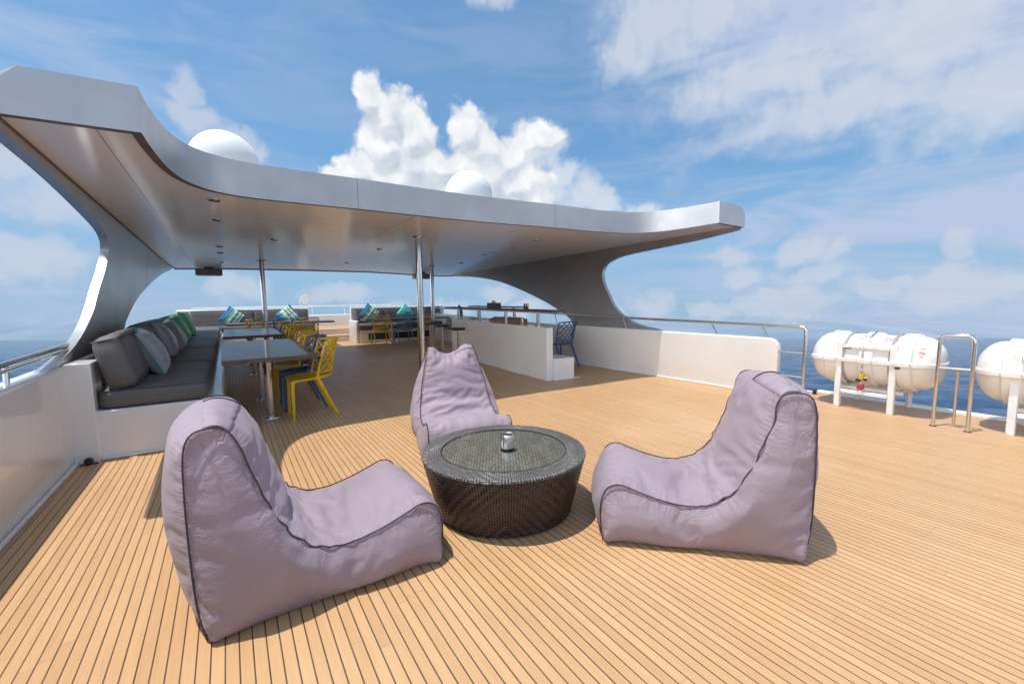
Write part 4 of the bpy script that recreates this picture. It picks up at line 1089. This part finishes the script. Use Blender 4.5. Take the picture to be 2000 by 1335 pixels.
# ------------------------------------------------------------------ rattan table
RT = thing('rattan_table', 'round dark woven rattan coffee table with glass top between the beanbags', 'table', (1.453, 2.367, 0), radians(45-31))
H_, Rt, Rb = .381, .525, .437
b_ = MB(); N_ = 120
b_.lathe([(Rb-.02, .003), (Rb, .012)]+[(Rb+(Rt-Rb)*i/10*1.0, .012+(H_-.035)*i/10) for i in range(1, 11)]+[(Rt+.002, H_-.014)], N_)
b_.build('body', M['rat_side'], RT)
b_ = MB(); b_.lathe([(Rt+.003, H_-.016), (Rt-.001, H_-.006), (Rt-.012, H_), (.425, H_), (.408, H_-.001), (.402, H_-.004), (.401, H_-.012)], N_)
b_.bm.faces.ensure_lookup_table()
b_.build('rim', M['rat_rim'], RT)
b_ = MB(); b_.bm.faces.new([b_.bm.verts.new((.400*cos(2*pi*k/N_), .400*sin(2*pi*k/N_), H_-.0085)) for k in range(N_)]); b_.build('woven_top', M['rat_top'], RT)
b_ = MB(); b_.lathe([(.001, H_-.006), (.3985, H_-.006), (.3998, H_-.005), (.3998, H_+.001), (.3985, H_+.0025), (.001, H_+.0025)], N_); b_.build('glass_top', M['glass'], RT)
b_ = MB(); b_.tube([(.4015*cos(2*pi*k/96), .4015*sin(2*pi*k/96), H_+.0) for k in range(96)], .0022, 5, closed=True); b_.build('glass_edge', M['black'], RT)
AS = thing('steel_ashtray', 'small brushed steel ashtray cup in the middle of the rattan table', 'ashtray', (1.458, 2.33, H_+.003))
b_ = MB(); b_.lathe([(.040, 0.006), (.047, .012), (.0475, .05), (.043, .085), (.039, .098), (.036, .098), (.0335, .092), (.036, .07), (.001, .055)], 40); b_.build('cup', M['steel'], AS)
MB().lathe([(.038, 0), (.046, .001), (.047, .007), (.038, .008)], 40).build('base_ring', M['black'], AS)
b_ = MB(); b_.box((-.004, -.036, .088), (.004, .036, .0965)); b_.build('rest', M['steel'], AS)

# ------------------------------------------------------------------ beanbag loungers
PROF = [(0, 0), (-.025, .16), (-.034, .40), (-.034, .64), (-.026, .78), (.0, .842), (.05, .858), (.105, .852), (.138, .815), (.19, .65), (.265, .45), (.345, .325),
        (.44, .255), (.56, .235), (.70, .258), (.83, .30), (.90, .325), (.955, .318), (.995, .275), (1.015, .17), (1.0, 0)]
def lerp_tab(a, tab):
    for (x0, y0), (x1, y1) in zip(tab, tab[1:]):
        if a <= x1:
            f_ = (a-x0)/(x1-x0); f_ = f_*f_*(3-2*f_); return y0+(y1-y0)*f_
    return tab[-1][1]
def resample(pts, n):
    P_ = smooth_poly([(x, z, 0) for x, z in pts], 12); L = [0]
    for a, c_ in zip(P_, P_[1:]): L.append(L[-1]+(c_-a).length)
    out = []; j = 0
    for i in range(n+1):
        s_ = L[-1]*i/n
        while j < len(L)-2 and L[j+1] < s_: j += 1
        f_ = (s_-L[j])/max(1e-9, L[j+1]-L[j]); p = P_[j].lerp(P_[j+1], f_); out.append((p.x, p.y))
    return out
NS, NV, NT_ = 124, 34, 28
prof = resample(PROF, NS)
base = [(prof[0][0]+(prof[-1][0]-prof[0][0])*i/NS, 0.) for i in range(NS+1)]
def inflate(o, seam, seed, frames=20):
    """blow the sewn cover up with a few frames of cloth: canvas a little too large for its seams puckers along them"""
    me = o.data
    bm = bmesh.new(); bm.from_mesh(me); bmesh.ops.recalc_face_normals(bm, faces=bm.faces); bm.to_mesh(me); bm.free()
    from mathutils.kdtree import KDTree
    pts = [p for s_ in seam for p in s_]; kd = KDTree(len(pts))
    for i, p in enumerate(pts): kd.insert(p, i)
    kd.balance()
    vg = o.vertex_groups.new(name='pin')
    vg.add([v.index for v in me.vertices if v.co.z < .006 or kd.find(v.co)[2] < .004], 1., 'REPLACE')
    md = o.modifiers.new('cloth', 'CLOTH'); c_ = md.settings
    c_.quality = 6; c_.mass = .25; c_.time_scale = 1.
    c_.tension_stiffness = 25; c_.compression_stiffness = 14; c_.shear_stiffness = 5; c_.bending_stiffness = .06
    c_.tension_damping = 12; c_.compression_damping = 12; c_.shear_damping = 10; c_.bending_damping = .8; c_.air_damping = 6
    c_.vertex_group_mass = 'pin'; c_.pin_stiffness = 1
    c_.use_pressure = True; c_.uniform_pressure_force = PRESS; c_.shrink_min = -SLACK; c_.shrink_max = -SLACK
    c_.effector_weights.gravity = 0
    md.collision_settings.use_collision = False; md.collision_settings.use_self_collision = False
    md.point_cache.frame_start = 1; md.point_cache.frame_end = frames
    for f in range(1, frames+1): S.frame_set(f)
    dg = bpy.context.evaluated_depsgraph_get(); ev = o.evaluated_get(dg); m2 = bpy.data.meshes.new_from_object(ev)
    cos = [v.co.copy() for v in m2.vertices]; bpy.data.meshes.remove(m2)
    o.modifiers.remove(md); S.frame_set(1)
    for v, c__ in zip(me.vertices, cos): v.co = (c__.x, c__.y, max(.001, c__.z))
    me.shade_smooth(); me.update()
    da = me.attributes.new('seamd', 'FLOAT', 'POINT'); ua = me.attributes.new('seamu', 'FLOAT', 'POINT'); n0 = len(seam[0])
    for v in me.vertices:
        _, i, d_ = kd.find(v.co); da.data[v.index].value = d_; ua.data[v.index].value = (i % n0)/n0*2.5+(40 if i >= n0 else 0)
    sb = o.modifiers.new('smooth', 'SUBSURF'); sb.levels = 1; sb.render_levels = 1
PRESS, SLACK = 1.3, .02
def beanbag(label, loc, ang, top_w=.35, hw=.35, seed=0, dent=0., near=-1):
    """u runs from the back to the front lip, v across; ang = direction of +u"""
    t = thing('beanbag_chair', label, 'beanbag', loc, ang, 'mauve beanbag loungers')
    rnd = random.Random(seed)
    def width(z, u): 
        k = max(0, min(1, (z-.25)/.6)) if u < .5 else 0
        return hw+(top_w-hw)*k
    def seamwr(s_, amp, fq, ph):
        return amp*(noise.noise(Vector((s_*fq, ph, seed*1.7)))+.5*noise.noise(Vector((s_*fq*2.3, ph+5, seed))))
    def band(a, c_):
        i = a*NS; i0 = min(NS-1, int(i)); f_ = i-i0
        x = prof[i0][0]*(1-f_)+prof[i0+1][0]*f_; z = prof[i0][1]*(1-f_)+prof[i0+1][1]*f_
        v = (c_-.5)*2; wd = width(z, x)
        j0, j1 = max(0, i0-1), min(NS, i0+2)
        tx, tz = prof[j1][0]-prof[j0][0], prof[j1][1]-prof[j0][1]; L = max(1e-6, sqrt(tx*tx+tz*tz)); nx, nz = -tz/L, tx/L
        k = 1-v*v
        endk = min(1, a/.05)*min(1, (1-a)/.05)
        bul = lerp_tab(a, ((0, 0), (.06, .05), (.18, .085), (.30, .06), (.345, .03), (.37, .028), (.42, .04), (.50, .030), (.60, .004), (.72, -.006), (.82, .004), (.88, .02), (.94, .055), (1, 0)))
        bulge = bul*k**.8
        bulge += .022*exp(-((a-.362)/.022)**2)*exp(-(v/.5)**2)
        edge = max(0, (abs(v)-.45)/.55)
        pk = seamwr(a*62, .010, 1., 3 if v > 0 else 11)*edge*(1-abs(v)**8)
        cro = exp(-((a-.60)/.09)**2)
        rad_ = noise.noise(Vector((a*34+v*2.2+.8*noise.noise(Vector((v*3, a*5, seed))), v*1.3, seed)))
        cr = cro*.020*(.45-sqrt(abs(rad_)))*(.45+abs(v))
        bk = exp(-((a-.42)/.06)**2)*.022*noise.noise(Vector((v*5+3*a, a*22, seed+4)))
        fp = exp(-((a-.90)/.05)**2)*.008*noise.noise(Vector((v*7, a*18, seed+14)))
        gen_ = .006*noise.noise(Vector((x*5, v*2.5, z*5+seed)))*k
        dn = 0
        if dent: dn = -dent*exp(-((a-.368)/.05)**2)*exp(-((v+.10)/.45)**2)*k**.3
        off = (bulge+pk+cr+bk+fp+gen_+dn)*1.
        return Vector((x+nx*off, v*wd, max(.002, z+nz*off)))
    def side(sg):
        def g(a, c_):
            i = min(NS, round(a*NS)); x, z = prof[i]; bx_, _ = base[i]
            X = bx_+(x-bx_)*c_; Z = z*c_; wd = width(Z, X)
            ek = min(1, a/.04)*min(1, (1-a)/.04)
            k = 5.65*c_*max(0., 1-c_)**1.6*ek
            blg = .060*k
            s_ = a*55
            nearseam = c_**5*(1-c_**30)
            pk = .007*nearseam*ek*(noise.noise(Vector((s_*1.1, 1.7*sg, seed)))+.4*noise.noise(Vector((s_*2.7, 2.7*sg, seed))))
            # long soft horizontal folds up the back
            wx = exp(-((X-.10)/.26)**2)
            fold = .006*noise.noise(Vector((X*2.2+seed, Z*17+1.5*noise.noise(Vector((X*4, Z*4, seed))), sg)))*k*wx*min(1, Z*4)
            if Z > .3: fold += -.012*exp(-((Z-.50-.10*(X-.1))/.018)**2)*wx*k
            low_ = .006*noise.noise(Vector((X*4, Z*6, seed+sg*3)))*k
            rk = .006*noise.noise(Vector((X*9-Z*6, Z*4, seed+7)))*k*exp(-((X-.5)/.35)**2)*c_
            return Vector((X, sg*(wd+blg+pk+fold+low_+rk), max(.002, Z)))
        return g
    b = MB()
    b.grid(band, NS, NV); b.grid(side(1), NS, NT_); b.grid(side(-1), NS, NT_)
    bot = lambda u, v_: Vector((u, (v_*2-1)*hw, .002))
    b.grid(lambda u, v_: bot(base[round(u*NS)][0], v_), NS, NV)
    co = b.build('cover', M['mauve'], None, weld=.0012, angle=180)
    seam = [[band(i/NS, sg) for i in range(NS+1)] for sg in (0, 1)]
    inflate(co, seam, seed)
    from mathutils.bvhtree import BVHTree
    bvh = BVHTree.FromPolygons([v.co for v in co.data.vertices], [p.vertices for p in co.data.polygons])
    def surf(a, c_):
        p = band(a, c_); h = bvh.find_nearest(p)
        return h[0] if h[0] is not None else p
    co.parent = t
    for sg in (0, 1):
        pts = seam[sg]; b = MB()
        b.tube([Vector((p.x, p.y+(1 if sg else -1)*(.007+.011*exp(-((i_/NS-.50)/.10)**2)), p.z+.003+.006*exp(-((i_/NS-.52)/.10)**2))) for i_, p in enumerate(pts)], .0038, 6)
        b.build('piping', M['piping'], t)
    # flat carry tab sewn over the top
    b = MB()
    def tab(u, v_):
        a = .352+.040*u; c_ = .5+near*(.03+.46*v_)
        p = surf(a, c_)
        return p+Vector((0, 0, .004+.006*sin(pi*u)))
    b.grid(tab, 6, 14); o = b.build('carry_tab', M['mauve'], t)
    s_ = o.modifiers.new('thick', 'SOLIDIFY'); s_.thickness = .004
    MB().tube([tab(k/8, 0)+Vector((0, 0, .002)) for k in range(9)], .0035, 5).build('tab_hem', M['piping'], o)
    return t
beanbag('mauve beanbag lounger in the left foreground, its back to the port bulwark', (-.15, 2.385, 0), 0., .345, .35, 1)
beanbag('mauve beanbag lounger on the right of the rattan table, facing it sideways on', (2.38+.25, .98+.25, 0), radians(135), .335, .35, 2, near=1)
beanbag('mauve beanbag lounger behind the rattan table with a notched collapsed top', (1.9, 4.15, 0), math.atan2(-.966, -.259), .225, .35, 3, dent=.20, near=1)
